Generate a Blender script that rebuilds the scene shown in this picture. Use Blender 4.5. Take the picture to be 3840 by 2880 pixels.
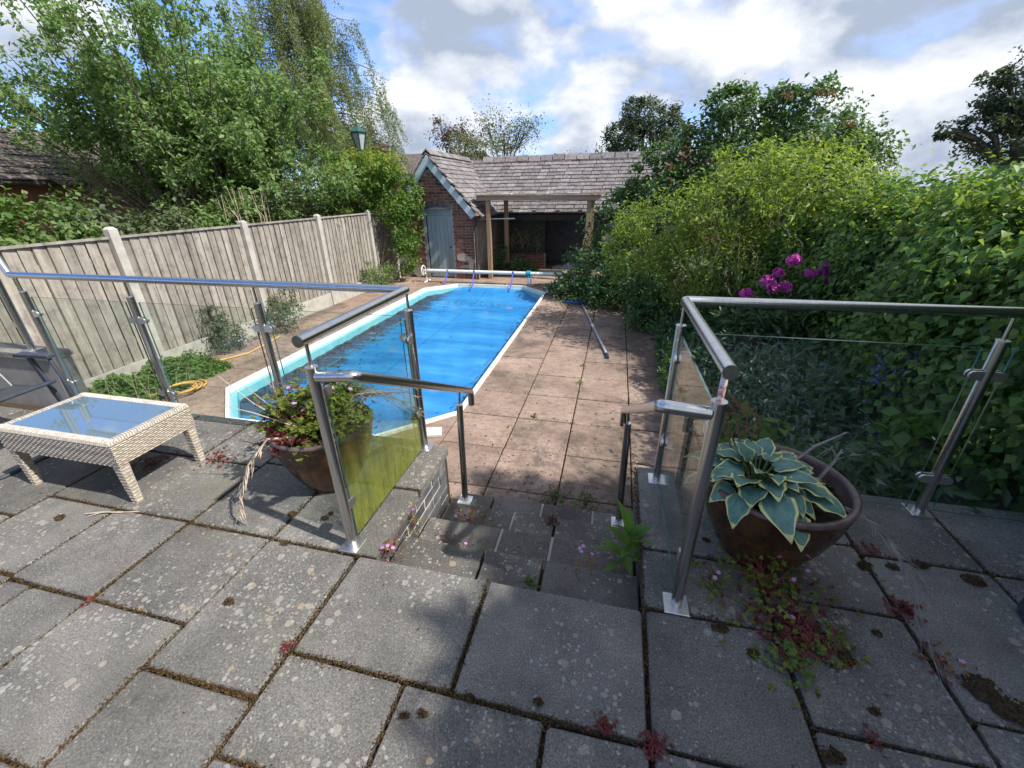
import bpy, math, random
import numpy as np
from math import radians as rad, sin, cos, pi
from mathutils import Vector, Matrix

for _o in list(bpy.data.objects):
    bpy.data.objects.remove(_o)
C = bpy.context.scene.collection
random.seed(7)
RNG = np.random.default_rng(11)

# ------------------------------------------------------------------ camera, sky, sun, exposure
scn = bpy.context.scene
cam_d = bpy.data.cameras.new('camera')
cam = bpy.data.objects.new('camera', cam_d)
C.objects.link(cam)
_p, _y, _r = rad(24.77), rad(-13.61), rad(0.94)
_f = Vector((sin(_y) * cos(_p), cos(_y) * cos(_p), -sin(_p)))
_r0 = Vector((cos(_y), -sin(_y), 0))
_d0 = _f.cross(_r0)
_rt = cos(_r) * _r0 + sin(_r) * _d0
_dn = -sin(_r) * _r0 + cos(_r) * _d0
_m = Matrix.Identity(4)
for _i in range(3):
    _m[_i][0], _m[_i][1], _m[_i][2] = _rt[_i], -_dn[_i], -_f[_i]
_m[2][3] = 1.6
cam.matrix_world = _m
cam_d.sensor_width = 36
cam_d.lens = 36 * 1569 / 3840
cam_d.clip_start = 0.05
cam_d.clip_end = 2000
scn.camera = cam

SUN_EL, SUN_AZ = rad(48), rad(101)          # azimuth clockwise from +Y
SKY = 0.15
world = bpy.data.worlds.new('World')
scn.world = world
world.use_nodes = True
wn, wl = world.node_tree.nodes, world.node_tree.links
wn.clear()


def wnode(t, **k):
    n = wn.new(t)
    for a, b in k.items():
        if a in n.inputs:
            n.inputs[a].default_value = b
        else:
            setattr(n, a, b)
    return n


def wmath(op, a, b=None, c=None, clamp=False):
    n = wn.new('ShaderNodeMath')
    n.operation = op
    n.use_clamp = clamp
    for i, x in enumerate((a, b, c)):
        if x is None:
            continue
        if isinstance(x, (int, float)):
            n.inputs[i].default_value = x
        else:
            wl.new(x, n.inputs[i])
    return n.outputs[0]


sky = wnode('ShaderNodeTexSky', sky_type='NISHITA', sun_disc=False, sun_elevation=SUN_EL, sun_rotation=SUN_AZ,
            altitude=60, air_density=1.0, dust_density=0.6, ozone_density=2.5)
tc = wn.new('ShaderNodeTexCoord')
sep = wn.new('ShaderNodeSeparateXYZ')
wl.new(tc.outputs['Generated'], sep.inputs[0])
zup = wmath('MAXIMUM', sep.outputs[2], 0.0)


def smooth(x, a, b):
    n = wn.new('ShaderNodeMapRange')
    n.interpolation_type = 'SMOOTHSTEP'
    wl.new(x, n.inputs[0])
    n.inputs[1].default_value, n.inputs[2].default_value = a, b
    return n.outputs[0]


def wmix(fac, a, b, mode='MIX'):
    n = wn.new('ShaderNodeMix')
    n.data_type = 'RGBA'
    n.blend_type = mode
    for k_, x in (('Factor', fac), ('A', a), ('B', b)):
        if isinstance(x, (int, float)):
            n.inputs[k_].default_value = x
        elif isinstance(x, tuple):
            n.inputs[k_].default_value = (*x, 1)
        else:
            wl.new(x, n.inputs[k_])
    return n.outputs['Result']


def cloud_noise(scale, vert, detail, rough, off=(0, 0, 0), dist=0.0):
    """noise on the view direction, flattened vertically like clouds seen from the side"""
    cb = wn.new('ShaderNodeCombineXYZ')
    wl.new(wmath('ADD', sep.outputs[0], off[0]), cb.inputs[0])
    wl.new(wmath('ADD', sep.outputs[1], off[1]), cb.inputs[1])
    wl.new(wmath('ADD', wmath('MULTIPLY', zup, vert), off[2]), cb.inputs[2])
    n = wnode('ShaderNodeTexNoise', Scale=scale, Detail=detail, Roughness=rough, Distortion=dist)
    wl.new(cb.outputs[0], n.inputs['Vector'])
    return n.outputs['Fac']


OF = (1.7, 6.2, 3.1)
SCL, VRT = 4.2, 1.7
n1 = cloud_noise(SCL, VRT, 10, .54, OF, .15)
n1u = cloud_noise(SCL, VRT, 10, .54, (OF[0] + .03, OF[1], OF[2] + .075), .15)      # the same field a little higher and sunwards
n1w = cloud_noise(SCL, VRT, 3, .45, (OF[0] + .02, OF[1], OF[2] + .16), .15)
big = cloud_noise(1.7, 1.4, 4, .5, (7.1, 3.3, .4))
wisp = cloud_noise(5.0, 3.2, 7, .66, (1.3, 8.2, 2.0), .9)
west = wmath('MULTIPLY', wmath('ADD', sep.outputs[0], 0.42), 0.15)                # clearer towards the left
veil = smooth(wmath('ADD', wmath('ADD', wmath('MULTIPLY', wisp, .55), wmath('MULTIPLY', big, .5)), west), .40, .66)
veil = wmath('MAXIMUM', veil, wmath('SUBTRACT', .95, wmath('MULTIPLY', zup, 4.5)))
dens = wmath('ADD', wmath('ADD', n1, wmath('MULTIPLY', wmath('SUBTRACT', big, .5), .45)), west)
mask = smooth(dens, .47, .60)
tops = wmath('MULTIPLY', wmath('SUBTRACT', n1, n1u), 4.6)
under = smooth(n1w, .40, .78)
shade = wmath('ADD', wmath('SUBTRACT', .82, wmath('MULTIPLY', under, .95)), tops, clamp=True)
ccol = wmix(shade, (1.75, 2.05, 2.6), (3.8, 3.95, 4.2))
skb = wmix(1.0, sky.outputs[0], (.40, .64, 1.04), 'MULTIPLY')
base_ = wmix(wmath('MULTIPLY', veil, .72), skb, (2.5, 2.95, 4.0))
final = wmix(mask, base_, ccol)
bg = wnode('ShaderNodeBackground', Strength=SKY)
wl.new(final, bg.inputs[0])
wo = wn.new('ShaderNodeOutputWorld')
wl.new(bg.outputs[0], wo.inputs[0])

sd = bpy.data.lights.new('sun', 'SUN')
sd.energy = 4.2
sd.angle = rad(0.9)
sd.color = (1.0, 0.95, 0.87)
sun = bpy.data.objects.new('sun', sd)
C.objects.link(sun)
_sv = Vector((sin(SUN_AZ) * cos(SUN_EL), cos(SUN_AZ) * cos(SUN_EL), sin(SUN_EL)))
sun.rotation_euler = (-_sv).to_track_quat('-Z', 'Y').to_euler()
sun.location = (20, -4, 25)

scn.view_settings.view_transform = 'Standard'
scn.view_settings.look = 'None'
scn.view_settings.gamma = 1
scn.view_settings.exposure = 0.82
scn.view_settings.use_curve_mapping = False
scn.cycles.max_bounces = 8
scn.cycles.transparent_max_bounces = 12
scn.cycles.use_denoising = True

DECK = -0.68

# ------------------------------------------------------------------ helpers


class MB:
    def __init__(s):
        s.v, s.f, s.mi = [], [], []
        s.cur = 0

    def face(s, idx):
        s.f.append(tuple(idx))
        s.mi.append(s.cur)

    def poly(s, pts):
        b = len(s.v)
        s.v += [tuple(p) for p in pts]
        s.face(range(b, b + len(pts)))

    def box(s, x0, x1, y0, y1, z0, z1):
        s.prism([(x0, y0), (x1, y0), (x1, y1), (x0, y1)], z0, z1)

    def prism(s, xy, z0, z1, c=0.0, jit=0.0):
        """vertical prism over a CCW polygon, optional chamfer c on the top edge"""
        n = len(xy)
        b = len(s.v)
        cx, cy = sum(p[0] for p in xy) / n, sum(p[1] for p in xy) / n
        s.v += [(x, y, z0) for x, y in xy]
        s.v += [(x, y, z1 - c) for x, y in xy]
        for i in range(n):
            j = (i + 1) % n
            s.face((b + i, b + j, b + n + j, b + n + i))
        t = b + n
        if c > 0:
            t = len(s.v)
            for x, y in xy:
                dx, dy = cx - x, cy - y
                l = math.hypot(dx, dy) or 1
                s.v.append((x + dx / l * c * 1.3, y + dy / l * c * 1.3, z1 + random.uniform(-jit, jit)))
            for i in range(n):
                j = (i + 1) % n
                s.face((b + n + i, b + n + j, t + j, t + i))
        s.face(range(t, t + n))
        s.face(range(b + n - 1, b - 1, -1))

    def obox(s, c, ax, ay, az):
        """box about c with half-axis vectors"""
        c, ax, ay, az = map(Vector, (c, ax, ay, az))
        b = len(s.v)
        for k in (-1, 1):
            for i, j in ((-1, -1), (1, -1), (1, 1), (-1, 1)):
                s.v.append(tuple(c + ax * i + ay * j + az * k))
        for q in ((3, 2, 1, 0), (4, 5, 6, 7), (0, 1, 5, 4), (1, 2, 6, 5), (2, 3, 7, 6), (3, 0, 4, 7)):
            s.face([b + i for i in q])

    def bar(s, p, q, w, h, up=(0, 0, 1)):
        p, q = Vector(p), Vector(q)
        d = q - p
        u = Vector(up)
        sd_ = d.cross(u)
        if sd_.length < 1e-6:
            sd_ = d.cross(Vector((1, 0, 0)))
        sd_.normalize()
        u = sd_.cross(d).normalized()
        s.obox((p + q) / 2, d / 2, sd_ * w / 2, u * h / 2)

    def tube(s, pts, r, n=10, cap=True):
        pts = [Vector(p) for p in pts]
        rs = r if isinstance(r, (list, tuple)) else [r] * len(pts)
        b = len(s.v)
        ref = None
        for i, p in enumerate(pts):
            t = Vector((0, 0, 0))
            if i < len(pts) - 1:
                t += (pts[i + 1] - p).normalized()
            if i > 0:
                t += (p - pts[i - 1]).normalized()
            if t.length < 1e-9:
                t = Vector((0, 0, 1))
            t.normalize()
            if ref is None:
                ref = t.cross(Vector((0, 0, 1)) if abs(t.z) < .9 else Vector((1, 0, 0))).normalized()
            ref = (ref - t * ref.dot(t)).normalized()
            bi = t.cross(ref)
            k = 1.0
            if 0 < i < len(pts) - 1:      # keep the section round through a mitre
                a = (p - pts[i - 1]).normalized().dot(t)
                k = 1 / max(a, .5)
            for j in range(n):
                th = 2 * pi * j / n
                off = ref * cos(th) + bi * sin(th)
                if k > 1.01:
                    bend = ((pts[i + 1] - p).normalized() - (p - pts[i - 1]).normalized())
                    if bend.length > 1e-6:
                        bend.normalize()
                        off = off + bend * off.dot(bend) * (k - 1)
                s.v.append(tuple(p + off * rs[i]))
        m = len(pts)
        for i in range(m - 1):
            for j in range(n):
                k2 = (j + 1) % n
                s.face((b + i * n + j, b + i * n + k2, b + (i + 1) * n + k2, b + (i + 1) * n + j))
        if cap:
            s.face(range(b + n - 1, b - 1, -1))
            s.face(range(b + (m - 1) * n, b + m * n))

    def lathe(s, prof, c=(0, 0, 0), n=40):
        b = len(s.v)
        for r, z in prof:
            for j in range(n):
                th = 2 * pi * j / n
                s.v.append((c[0] + r * cos(th), c[1] + r * sin(th), c[2] + z))
        for i in range(len(prof) - 1):
            for j in range(n):
                k = (j + 1) % n
                s.face((b + i * n + j, b + i * n + k, b + (i + 1) * n + k, b + (i + 1) * n + j))

    def mesh(s, name, mat, off=(0, 0, 0), smooth=False, ang=0.7):
        me = bpy.data.meshes.new(name)
        ox, oy, oz = off
        me.from_pydata([(x - ox, y - oy, z - oz) for x, y, z in s.v], [], s.f)
        for m in (mat if isinstance(mat, (list, tuple)) else [mat]):
            me.materials.append(m)
        if any(s.mi):
            me.polygons.foreach_set('material_index', s.mi)
        if smooth:
            me.shade_smooth()
            me.set_sharp_from_angle(angle=ang)
        me.update()
        return me

    def build(s, name, mat, parent=None, smooth=False, ang=0.7):
        return put(name, s.mesh(name, mat, root_loc(parent), smooth, ang), parent)


def root_loc(o):
    v = Vector((0, 0, 0))
    while o is not None:
        v += o.location
        o = o.parent
    return v


def put(name, me, parent=None, loc=(0, 0, 0), rot=(0, 0, 0), scale=None):
    o = bpy.data.objects.new(name, me)
    C.objects.link(o)
    o.parent = parent
    o.location = loc
    o.rotation_euler = rot
    if scale is not None:
        o.scale = scale
    return o


def tag(o, label=None, cat=None, group=None, kind=None):
    for k, v in (('label', label), ('category', cat), ('group', group), ('kind', kind)):
        if v:
            o[k] = v
    return o


def thing(name, label, cat, loc=(0, 0, 0), group=None, kind=None):
    o = bpy.data.objects.new(name, None)
    o.empty_display_size = .2
    C.objects.link(o)
    o.location = loc
    return tag(o, label, cat, group, kind)


# ------------------------------------------------------------------ materials
def new_mat(name):
    m = bpy.data.materials.new(name)
    m.use_nodes = True
    nt = m.node_tree
    return m, nt, nt.nodes['Principled BSDF']


def N(nt, t, **k):
    n = nt.nodes.new(t)
    for a, b in k.items():
        if a in n.inputs:
            n.inputs[a].default_value = b
        else:
            setattr(n, a, b)
    return n


def ramp(nt, src, stops):
    r = nt.nodes.new('ShaderNodeValToRGB')
    el = r.color_ramp.elements
    while len(el) > 1:
        el.remove(el[-1])
    el[0].position = stops[0][0]
    el[0].color = (*stops[0][1], 1) if len(stops[0][1]) == 3 else stops[0][1]
    for p, c in stops[1:]:
        e = el.new(p)
        e.color = (*c, 1)
    nt.links.new(src, r.inputs[0])
    return r.outputs[0]


def noise(nt, scale, detail=5, rough=.6, stretch=None, coord='Object', dist=0.0, off=None):
    t = nt.nodes.new('ShaderNodeTexCoord')
    src = t.outputs[coord]
    if stretch or off is not None:
        mp = nt.nodes.new('ShaderNodeMapping')
        nt.links.new(src, mp.inputs[0])
        if stretch:
            mp.inputs['Scale'].default_value = stretch
        src = mp.outputs[0]
        if off is not None:
            nt.links.new(off, mp.inputs['Location'])
    n = N(nt, 'ShaderNodeTexNoise', Scale=scale, Detail=detail, Roughness=rough, Distortion=dist)
    nt.links.new(src, n.inputs['Vector'])
    return n.outputs['Fac']


def mixc(nt, fac, a, b, mode='MIX'):
    n = nt.nodes.new('ShaderNodeMix')
    n.data_type = 'RGBA'
    n.blend_type = mode
    for s, x in (('Factor', fac), ('A', a), ('B', b)):
        i = n.inputs[s]
        if isinstance(x, (int, float)):
            i.default_value = x
        elif isinstance(x, tuple):
            i.default_value = (*x, 1)
        else:
            nt.links.new(x, i)
    return n.outputs['Result']


def mth(nt, op, a, b=None, clamp=False):
    n = nt.nodes.new('ShaderNodeMath')
    n.operation = op
    n.use_clamp = clamp
    for i, x in enumerate((a, b)):
        if x is None:
            continue
        if isinstance(x, (int, float)):
            n.inputs[i].default_value = x
        else:
            nt.links.new(x, n.inputs[i])
    return n.outputs[0]


def sstep(nt, x, a, b):
    n = nt.nodes.new('ShaderNodeMapRange')
    n.interpolation_type = 'SMOOTHSTEP'
    nt.links.new(x, n.inputs[0])
    n.inputs[1].default_value, n.inputs[2].default_value = a, b
    return n.outputs[0]


def bump(nt, b, h, strength=.3, dist=.01):
    n = N(nt, 'ShaderNodeBump', Strength=strength, Distance=dist)
    nt.links.new(h, n.inputs['Height'])
    nt.links.new(n.outputs[0], b.inputs['Normal'])


def pm(name, stops, scale=8, rough=.8, bumps=.2, bscale=None, bdist=.005, stretch=None, rnd=0.0, metal=0.0, detail=6, spec=.4, isl=0.0):
    m, nt, b = new_mat(name)
    nz = noise(nt, scale, detail, .62, stretch)
    col = ramp(nt, nz, stops)
    if rnd:
        oi = nt.nodes.new('ShaderNodeObjectInfo')
        v = mth(nt, 'ADD', mth(nt, 'MULTIPLY', oi.outputs['Random'], 2 * rnd), 1 - rnd)
        col = mixc(nt, 1.0, col, v, 'MULTIPLY')
    if isl:
        gi = nt.nodes.new('ShaderNodeNewGeometry')
        v = mth(nt, 'ADD', mth(nt, 'MULTIPLY', gi.outputs['Random Per Island'], 2 * isl), 1 - isl)
        col = mixc(nt, 1.0, col, v, 'MULTIPLY')
    nt.links.new(col, b.inputs['Base Color'])
    b.inputs['Roughness'].default_value = rough
    b.inputs['Metallic'].default_value = metal
    b.inputs['Specular IOR Level'].default_value = spec
    if bumps:
        bump(nt, b, noise(nt, bscale or scale * 4, 6, .65, stretch), bumps, bdist)
    return m


def leafmat(name, cols, transl=.35, rough=.5, spec=.35):
    """leaf colours picked per leaf, with light coming through"""
    m, nt, b = new_mat(name)
    gi = nt.nodes.new('ShaderNodeNewGeometry')
    k = len(cols)
    col = ramp(nt, gi.outputs['Random Per Island'], [(i / max(k - 1, 1), c) for i, c in enumerate(cols)])
    col = mixc(nt, .45, col, mixc(nt, noise(nt, 1.6, 3), (.5, .5, .5), (1.5, 1.5, 1.5)), 'MULTIPLY')
    nt.links.new(col, b.inputs['Base Color'])
    b.inputs['Roughness'].default_value = rough
    b.inputs['Specular IOR Level'].default_value = spec
    tr = nt.nodes.new('ShaderNodeBsdfTranslucent')
    nt.links.new(mixc(nt, 1.0, col, (1.5, 1.55, .7), 'MULTIPLY'), tr.inputs[0])
    mxs = nt.nodes.new('ShaderNodeMixShader')
    mxs.inputs[0].default_value = transl
    nt.links.new(b.outputs[0], mxs.inputs[1])
    nt.links.new(tr.outputs[0], mxs.inputs[2])
    nt.links.new(mxs.outputs[0], nt.nodes['Material Output'].inputs[0])
    return m


def slab_mat(name, dark, mid, pale, speck, lichen, rnd=.16, riven=False):
    m, nt, b = new_mat(name)
    oi = nt.nodes.new('ShaderNodeObjectInfo')
    base = ramp(nt, noise(nt, 2.6, 7, .65), [(.3, dark), (.5, mid), (.72, pale)])
    if riven:
        base = mixc(nt, .7, base, ramp(nt, noise(nt, 9, 8, .72, (1, 1.8, 1)), [(.3, (.45, .42, .4)), (.5, (1, 1, 1)), (.7, (1.25, 1.22, 1.2))]), 'MULTIPLY')
    fine = noise(nt, 160, 3, .7)
    base = mixc(nt, .75, base, ramp(nt, fine, [(.32, (.35, .35, .35)), (.5, (.95, .95, .95)), (.7, (1.75, 1.75, 1.72))]), 'MULTIPLY')
    v = mth(nt, 'ADD', mth(nt, 'MULTIPLY', oi.outputs['Random'], 2 * rnd), 1 - rnd)
    base = mixc(nt, 1.0, base, v, 'MULTIPLY')
    tcn = nt.nodes.new('ShaderNodeTexCoord')
    if speck:
        vo = N(nt, 'ShaderNodeTexVoronoi', Scale=95.0)
        nt.links.new(tcn.outputs['Object'], vo.inputs['Vector'])
        sm = mth(nt, 'MULTIPLY', mth(nt, 'LESS_THAN', vo.outputs['Distance'], .3),
                 mth(nt, 'GREATER_THAN', vo.outputs['Color'], 1 - speck * .8))
        base = mixc(nt, mth(nt, 'MULTIPLY', mth(nt, 'MULTIPLY', sm, .8), mth(nt, 'ADD', sstep(nt, noise(nt, 4, 4), .35, .7), .25, True)), base, (.30, .29, .27))
    if lichen:
        ws = nt.nodes.new('ShaderNodeVectorMath')
        ws.operation = 'ADD'
        nt.links.new(tcn.outputs['Object'], ws.inputs[0])
        nz = N(nt, 'ShaderNodeTexNoise', Scale=60.0, Detail=3.0)
        nt.links.new(tcn.outputs['Object'], nz.inputs['Vector'])
        sc = nt.nodes.new('ShaderNodeVectorMath')
        sc.operation = 'SCALE'
        sc.inputs['Scale'].default_value = .012
        nt.links.new(nz.outputs['Color'], sc.inputs[0])
        nt.links.new(sc.outputs[0], ws.inputs[1])
        for scale, th, c1, c2, amt in ((24.0, .46, (.30, .29, .25), (.33, .24, .15), lichen), (52.0, .46, (.33, .33, .31), (.30, .28, .24), lichen * 1.5)):
            vo = N(nt, 'ShaderNodeTexVoronoi', Scale=scale)
            nt.links.new(ws.outputs[0], vo.inputs['Vector'])
            sx = nt.nodes.new('ShaderNodeSeparateColor')
            nt.links.new(vo.outputs['Color'], sx.inputs[0])
            zone = sstep(nt, noise(nt, 1.7, 2), .42, .62)
            rad_ = mth(nt, 'MULTIPLY', sx.outputs[1], th)
            lm = mth(nt, 'MULTIPLY', mth(nt, 'LESS_THAN', vo.outputs['Distance'], rad_),
                     mth(nt, 'GREATER_THAN', sx.outputs[0], mth(nt, 'SUBTRACT', 1.0, mth(nt, 'MULTIPLY', zone, amt * 1.35))))
            lm = mth(nt, 'MULTIPLY', lm, mth(nt, 'ADD', mth(nt, 'MULTIPLY', fine, .9), .2, True))
            base = mixc(nt, lm, base, mixc(nt, sx.outputs[2], c1, c2))
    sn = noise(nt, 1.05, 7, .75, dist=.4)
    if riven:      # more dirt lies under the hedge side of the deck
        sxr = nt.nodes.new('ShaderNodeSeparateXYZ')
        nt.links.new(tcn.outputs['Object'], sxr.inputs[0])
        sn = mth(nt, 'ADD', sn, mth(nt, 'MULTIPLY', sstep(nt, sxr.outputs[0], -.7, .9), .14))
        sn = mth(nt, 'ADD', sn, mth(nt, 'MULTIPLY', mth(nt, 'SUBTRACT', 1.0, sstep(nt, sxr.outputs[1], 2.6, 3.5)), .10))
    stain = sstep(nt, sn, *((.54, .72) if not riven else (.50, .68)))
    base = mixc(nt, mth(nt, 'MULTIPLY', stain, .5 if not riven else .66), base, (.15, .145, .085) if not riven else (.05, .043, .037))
    nt.links.new(base, b.inputs['Base Color'])
    b.inputs['Roughness'].default_value = .86
    b.inputs['Specular IOR Level'].default_value = .3
    if riven:
        bump(nt, b, noise(nt, 5, 9, .68, (1, 2.4, 1)), .55, .03)
    else:
        bump(nt, b, mth(nt, 'ADD', fine, mth(nt, 'MULTIPLY', noise(nt, 22, 4), .8)), .5, .006)
    return m


MAT = {}
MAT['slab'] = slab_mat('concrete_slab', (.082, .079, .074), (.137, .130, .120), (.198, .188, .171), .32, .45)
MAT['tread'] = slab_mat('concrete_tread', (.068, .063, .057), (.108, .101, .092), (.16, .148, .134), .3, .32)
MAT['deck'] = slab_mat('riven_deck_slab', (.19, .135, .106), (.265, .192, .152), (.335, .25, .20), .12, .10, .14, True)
MAT['soil'] = pm('dark_soil', [(.3, (.018, .014, .010)), (.7, (.05, .038, .026))], 14, .95, .6, 60, .02)
MAT['jointsoil'] = pm('joint_soil', [(.3, (.03, .02, .013)), (.7, (.075, .047, .028))], 30, .95, .6, 120, .01)
MAT['moss'] = leafmat('moss', [(.035, .02, .012), (.085, .045, .024), (.105, .068, .028), (.05, .028, .016), (.13, .095, .04), (.06, .055, .018), (.09, .035, .022)], .1, .9, .1)
MAT['mosslump'] = pm('moss_lump', [(.3, (.02, .014, .008)), (.5, (.055, .036, .017)), (.72, (.10, .075, .028))], 55, .95, .9, 130, .012)
MAT['steel'] = pm('stainless_steel', [(.3, (.50, .50, .50)), (.7, (.62, .61, .60))], 40, .24, .04, 300, .001, (1, 1, .05), metal=1.0)
MAT['steelplate'] = pm('brushed_base_plate', [(.3, (.55, .55, .54)), (.7, (.7, .69, .67))], 60, .42, .06, 300, .001, metal=1.0)
MAT['endcap'] = pm('rail_end_cap', [(.3, (.2, .2, .2)), (.7, (.3, .3, .3))], 30, .35, .05, metal=1.0)
m, nt, b = new_mat('weathered_fence_board')
gr = ramp(nt, noise(nt, 11, 7, .66, (1, 1, .09)), [(.28, (.165, .147, .125)), (.5, (.285, .258, .224)), (.72, (.385, .352, .312))])
bl_ = ramp(nt, noise(nt, 7, 8, .74), [(.34, (.58, .57, .56)), (.5, (1, 1, 1)), (.7, (1.22, 1.2, 1.16))])
gr = mixc(nt, .85, gr, bl_, 'MULTIPLY')
gr = mixc(nt, 1.0, gr, mth(nt, 'ADD', mth(nt, 'MULTIPLY', nt.nodes.new('ShaderNodeObjectInfo').outputs['Random'], .36), .82), 'MULTIPLY')
tz = nt.nodes.new('ShaderNodeTexCoord')
sz = nt.nodes.new('ShaderNodeSeparateXYZ')
nt.links.new(tz.outputs['Object'], sz.inputs[0])
green = mth(nt, 'MULTIPLY', mth(nt, 'SUBTRACT', 1.0, sstep(nt, mth(nt, 'ADD', sz.outputs[2], noise(nt, 5, 5, .7)), .35, 1.2)), .2)
gr = mixc(nt, green, gr, (.13, .135, .085))
nt.links.new(gr, b.inputs['Base Color'])
b.inputs['Roughness'].default_value = .92
b.inputs['Specular IOR Level'].default_value = .2
bump(nt, b, noise(nt, 30, 6, .65, (1, 1, .09)), .5, .008)
MAT['fence'] = m
MAT['concrete'] = pm('concrete_post', [(.3, (.30, .28, .25)), (.7, (.46, .44, .40))], 7, .9, .3, 60, .006)
MAT['bluebrick'] = pm('blue_engineering_brick', [(.3, (.05, .052, .06)), (.55, (.10, .10, .11)), (.75, (.2, .185, .175))], 9, .6, .3, 60, .005, rnd=.3)
MAT['whitemortar'] = pm('pale_mortar', [(.3, (.42, .41, .38)), (.7, (.62, .60, .56))], 20, .95, .5, 90, .006)
MAT['brick'] = pm('red_brick', [(.28, (.07, .032, .026)), (.5, (.145, .06, .045)), (.72, (.21, .10, .078))], 7, .9, .4, 50, .006, rnd=.42)
MAT['mortar'] = pm('old_mortar', [(.3, (.22, .19, .165)), (.55, (.33, .29, .255)), (.75, (.48, .44, .40))], 5, .95, .5, 70, .008)
MAT['rooftile'] = pm('weathered_roof_tile', [(.28, (.085, .078, .085)), (.5, (.17, .155, .158)), (.74, (.27, .25, .24))], 11, .85, .4, 45, .006, rnd=.3, isl=.12)
MAT['neighbourtile'] = pm('brown_concrete_tile', [(.3, (.06, .045, .042)), (.5, (.10, .08, .075)), (.72, (.2, .18, .165))], 8, .9, .4, 40, .006, rnd=.22, isl=.1)
MAT['paintblue'] = pm('faded_grey_blue_paint', [(.3, (.17, .23, .265)), (.6, (.235, .305, .345)), (.8, (.30, .365, .40))], 6, .7, .2, 40, .003, (1, 1, .12), rnd=.08)
MAT['bargeblue'] = pm('pale_blue_barge_paint', [(.3, (.36, .45, .50)), (.7, (.46, .56, .61))], 6, .65, .15, 40, .003)
MAT['timber'] = pm('weathered_pergola_timber', [(.3, (.20, .125, .075)), (.55, (.33, .22, .14)), (.75, (.43, .31, .21))], 8, .85, .3, 40, .004, (1, 1, .08), .12)
MAT['beam'] = pm('weathered_beam_timber', [(.3, (.18, .12, .08)), (.55, (.32, .225, .155)), (.75, (.46, .36, .27))], 8, .85, .3, 40, .004, (.08, 1, 1), .12)
MAT['darkwood'] = pm('dark_downpipe_paint', [(.3, (.02, .018, .018)), (.7, (.045, .038, .036))], 12, .6, .2)
MAT['shedin'] = pm('shed_inner_wall', [(.3, (.10, .10, .115)), (.7, (.2, .2, .215))], 6, .95, .4, 40, .008)
MAT['shedfloor'] = pm('shed_floor', [(.3, (.08, .07, .06)), (.7, (.16, .13, .11))], 6, .95, .4)
MAT['white'] = pm('white_plastic', [(.3, (.62, .64, .64)), (.7, (.78, .79, .78))], 12, .45, .08)
MAT['coping'] = pm('white_pool_rim', [(.3, (.60, .62, .60)), (.6, (.76, .78, .77)), (.8, (.66, .66, .62))], 5, .5, .1)
MAT['darkmetal'] = pm('charcoal_tube_paint', [(.3, (.028, .035, .05)), (.7, (.05, .06, .08))], 20, .38, .05)
MAT['sling'] = pm('charcoal_sling_fabric', [(.3, (.03, .034, .04)), (.7, (.055, .06, .068))], 160, .8, .4, 400, .002)
MAT['wicker'] = pm('beige_wicker', [(.3, (.24, .20, .155)), (.5, (.35, .305, .25)), (.72, (.46, .41, .35))], 60, .6, .25, 200, .002, isl=.18)
MAT['wickerlight'] = pm('beige_wicker_border', [(.3, (.30, .26, .22)), (.5, (.42, .38, .33)), (.72, (.53, .49, .44))], 70, .6, .3, 220, .002, isl=.15)
MAT['glaze'] = None
MAT['hose'] = pm('yellow_hose', [(.3, (.48, .27, .06)), (.7, (.60, .38, .11))], 25, .45, .05)
MAT['poleblue'] = pm('pole_navy_and_white', [(.3, (.32, .36, .42)), (.7, (.52, .56, .6))], 30, .4, .05)
MAT['navy'] = pm('navy_plastic', [(.3, (.012, .02, .05)), (.7, (.03, .045, .1))], 30, .45, .05)
MAT['netblue'] = pm('blue_net_plastic', [(.3, (.008, .05, .26)), (.7, (.02, .10, .42))], 30, .5, .1)
MAT['strap'] = pm('blue_violet_strap', [(.3, (.05, .06, .38)), (.7, (.09, .11, .52))], 30, .6, .1)
MAT['rope'] = pm('turquoise_rope', [(.3, (.01, .22, .36)), (.7, (.03, .36, .50))], 40, .7, .3)
MAT['reeltube'] = pm('pale_reel_tube', [(.3, (.50, .56, .53)), (.7, (.66, .71, .68))], 12, .4, .05)
MAT['lampgreen'] = pm('dark_green_lamp_paint', [(.3, (.015, .06, .05)), (.7, (.03, .09, .075))], 20, .4, .05)
MAT['bark'] = pm('grey_brown_bark', [(.3, (.055, .042, .032)), (.7, (.16, .13, .10))], 14, .95, .6, 50, .01, (1, 1, .3))
MAT['palebark'] = pm('pale_dead_twig', [(.3, (.20, .16, .11)), (.7, (.36, .30, .22))], 20, .9, .3)
MAT['dry'] = pm('dry_straw', [(.3, (.32, .245, .18)), (.7, (.56, .46, .37))], 25, .9, .3, isl=.2)
MAT['drygrey'] = pm('dry_grey_stem', [(.3, (.14, .12, .105)), (.7, (.30, .265, .235))], 25, .9, .3, isl=.2)
MAT['stemred'] = pm('red_stem', [(.3, (.20, .035, .03)), (.7, (.30, .07, .05))], 20, .6, .1)
MAT['stemgreen'] = pm('green_stem', [(.3, (.06, .10, .025)), (.7, (.12, .17, .05))], 20, .6, .1)
MAT['house'] = pm('neighbour_brick', [(.3, (.24, .10, .07)), (.7, (.38, .18, .13))], 14, .9, .3, 60, .006)
MAT['grass'] = pm('rough_ground', [(.3, (.03, .05, .015)), (.7, (.07, .09, .03))], 3, .95, .5, 30, .03)
MAT['wall'] = pm('rendered_low_wall', [(.3, (.17, .165, .16)), (.55, (.25, .24, .235)), (.75, (.32, .31, .30))], 3.5, .9, .35, 50, .006)
MAT['walltop'] = slab_mat('wall_top_slab', (.10, .095, .09), (.17, .165, .155), (.25, .245, .23), .3, .3)
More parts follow.
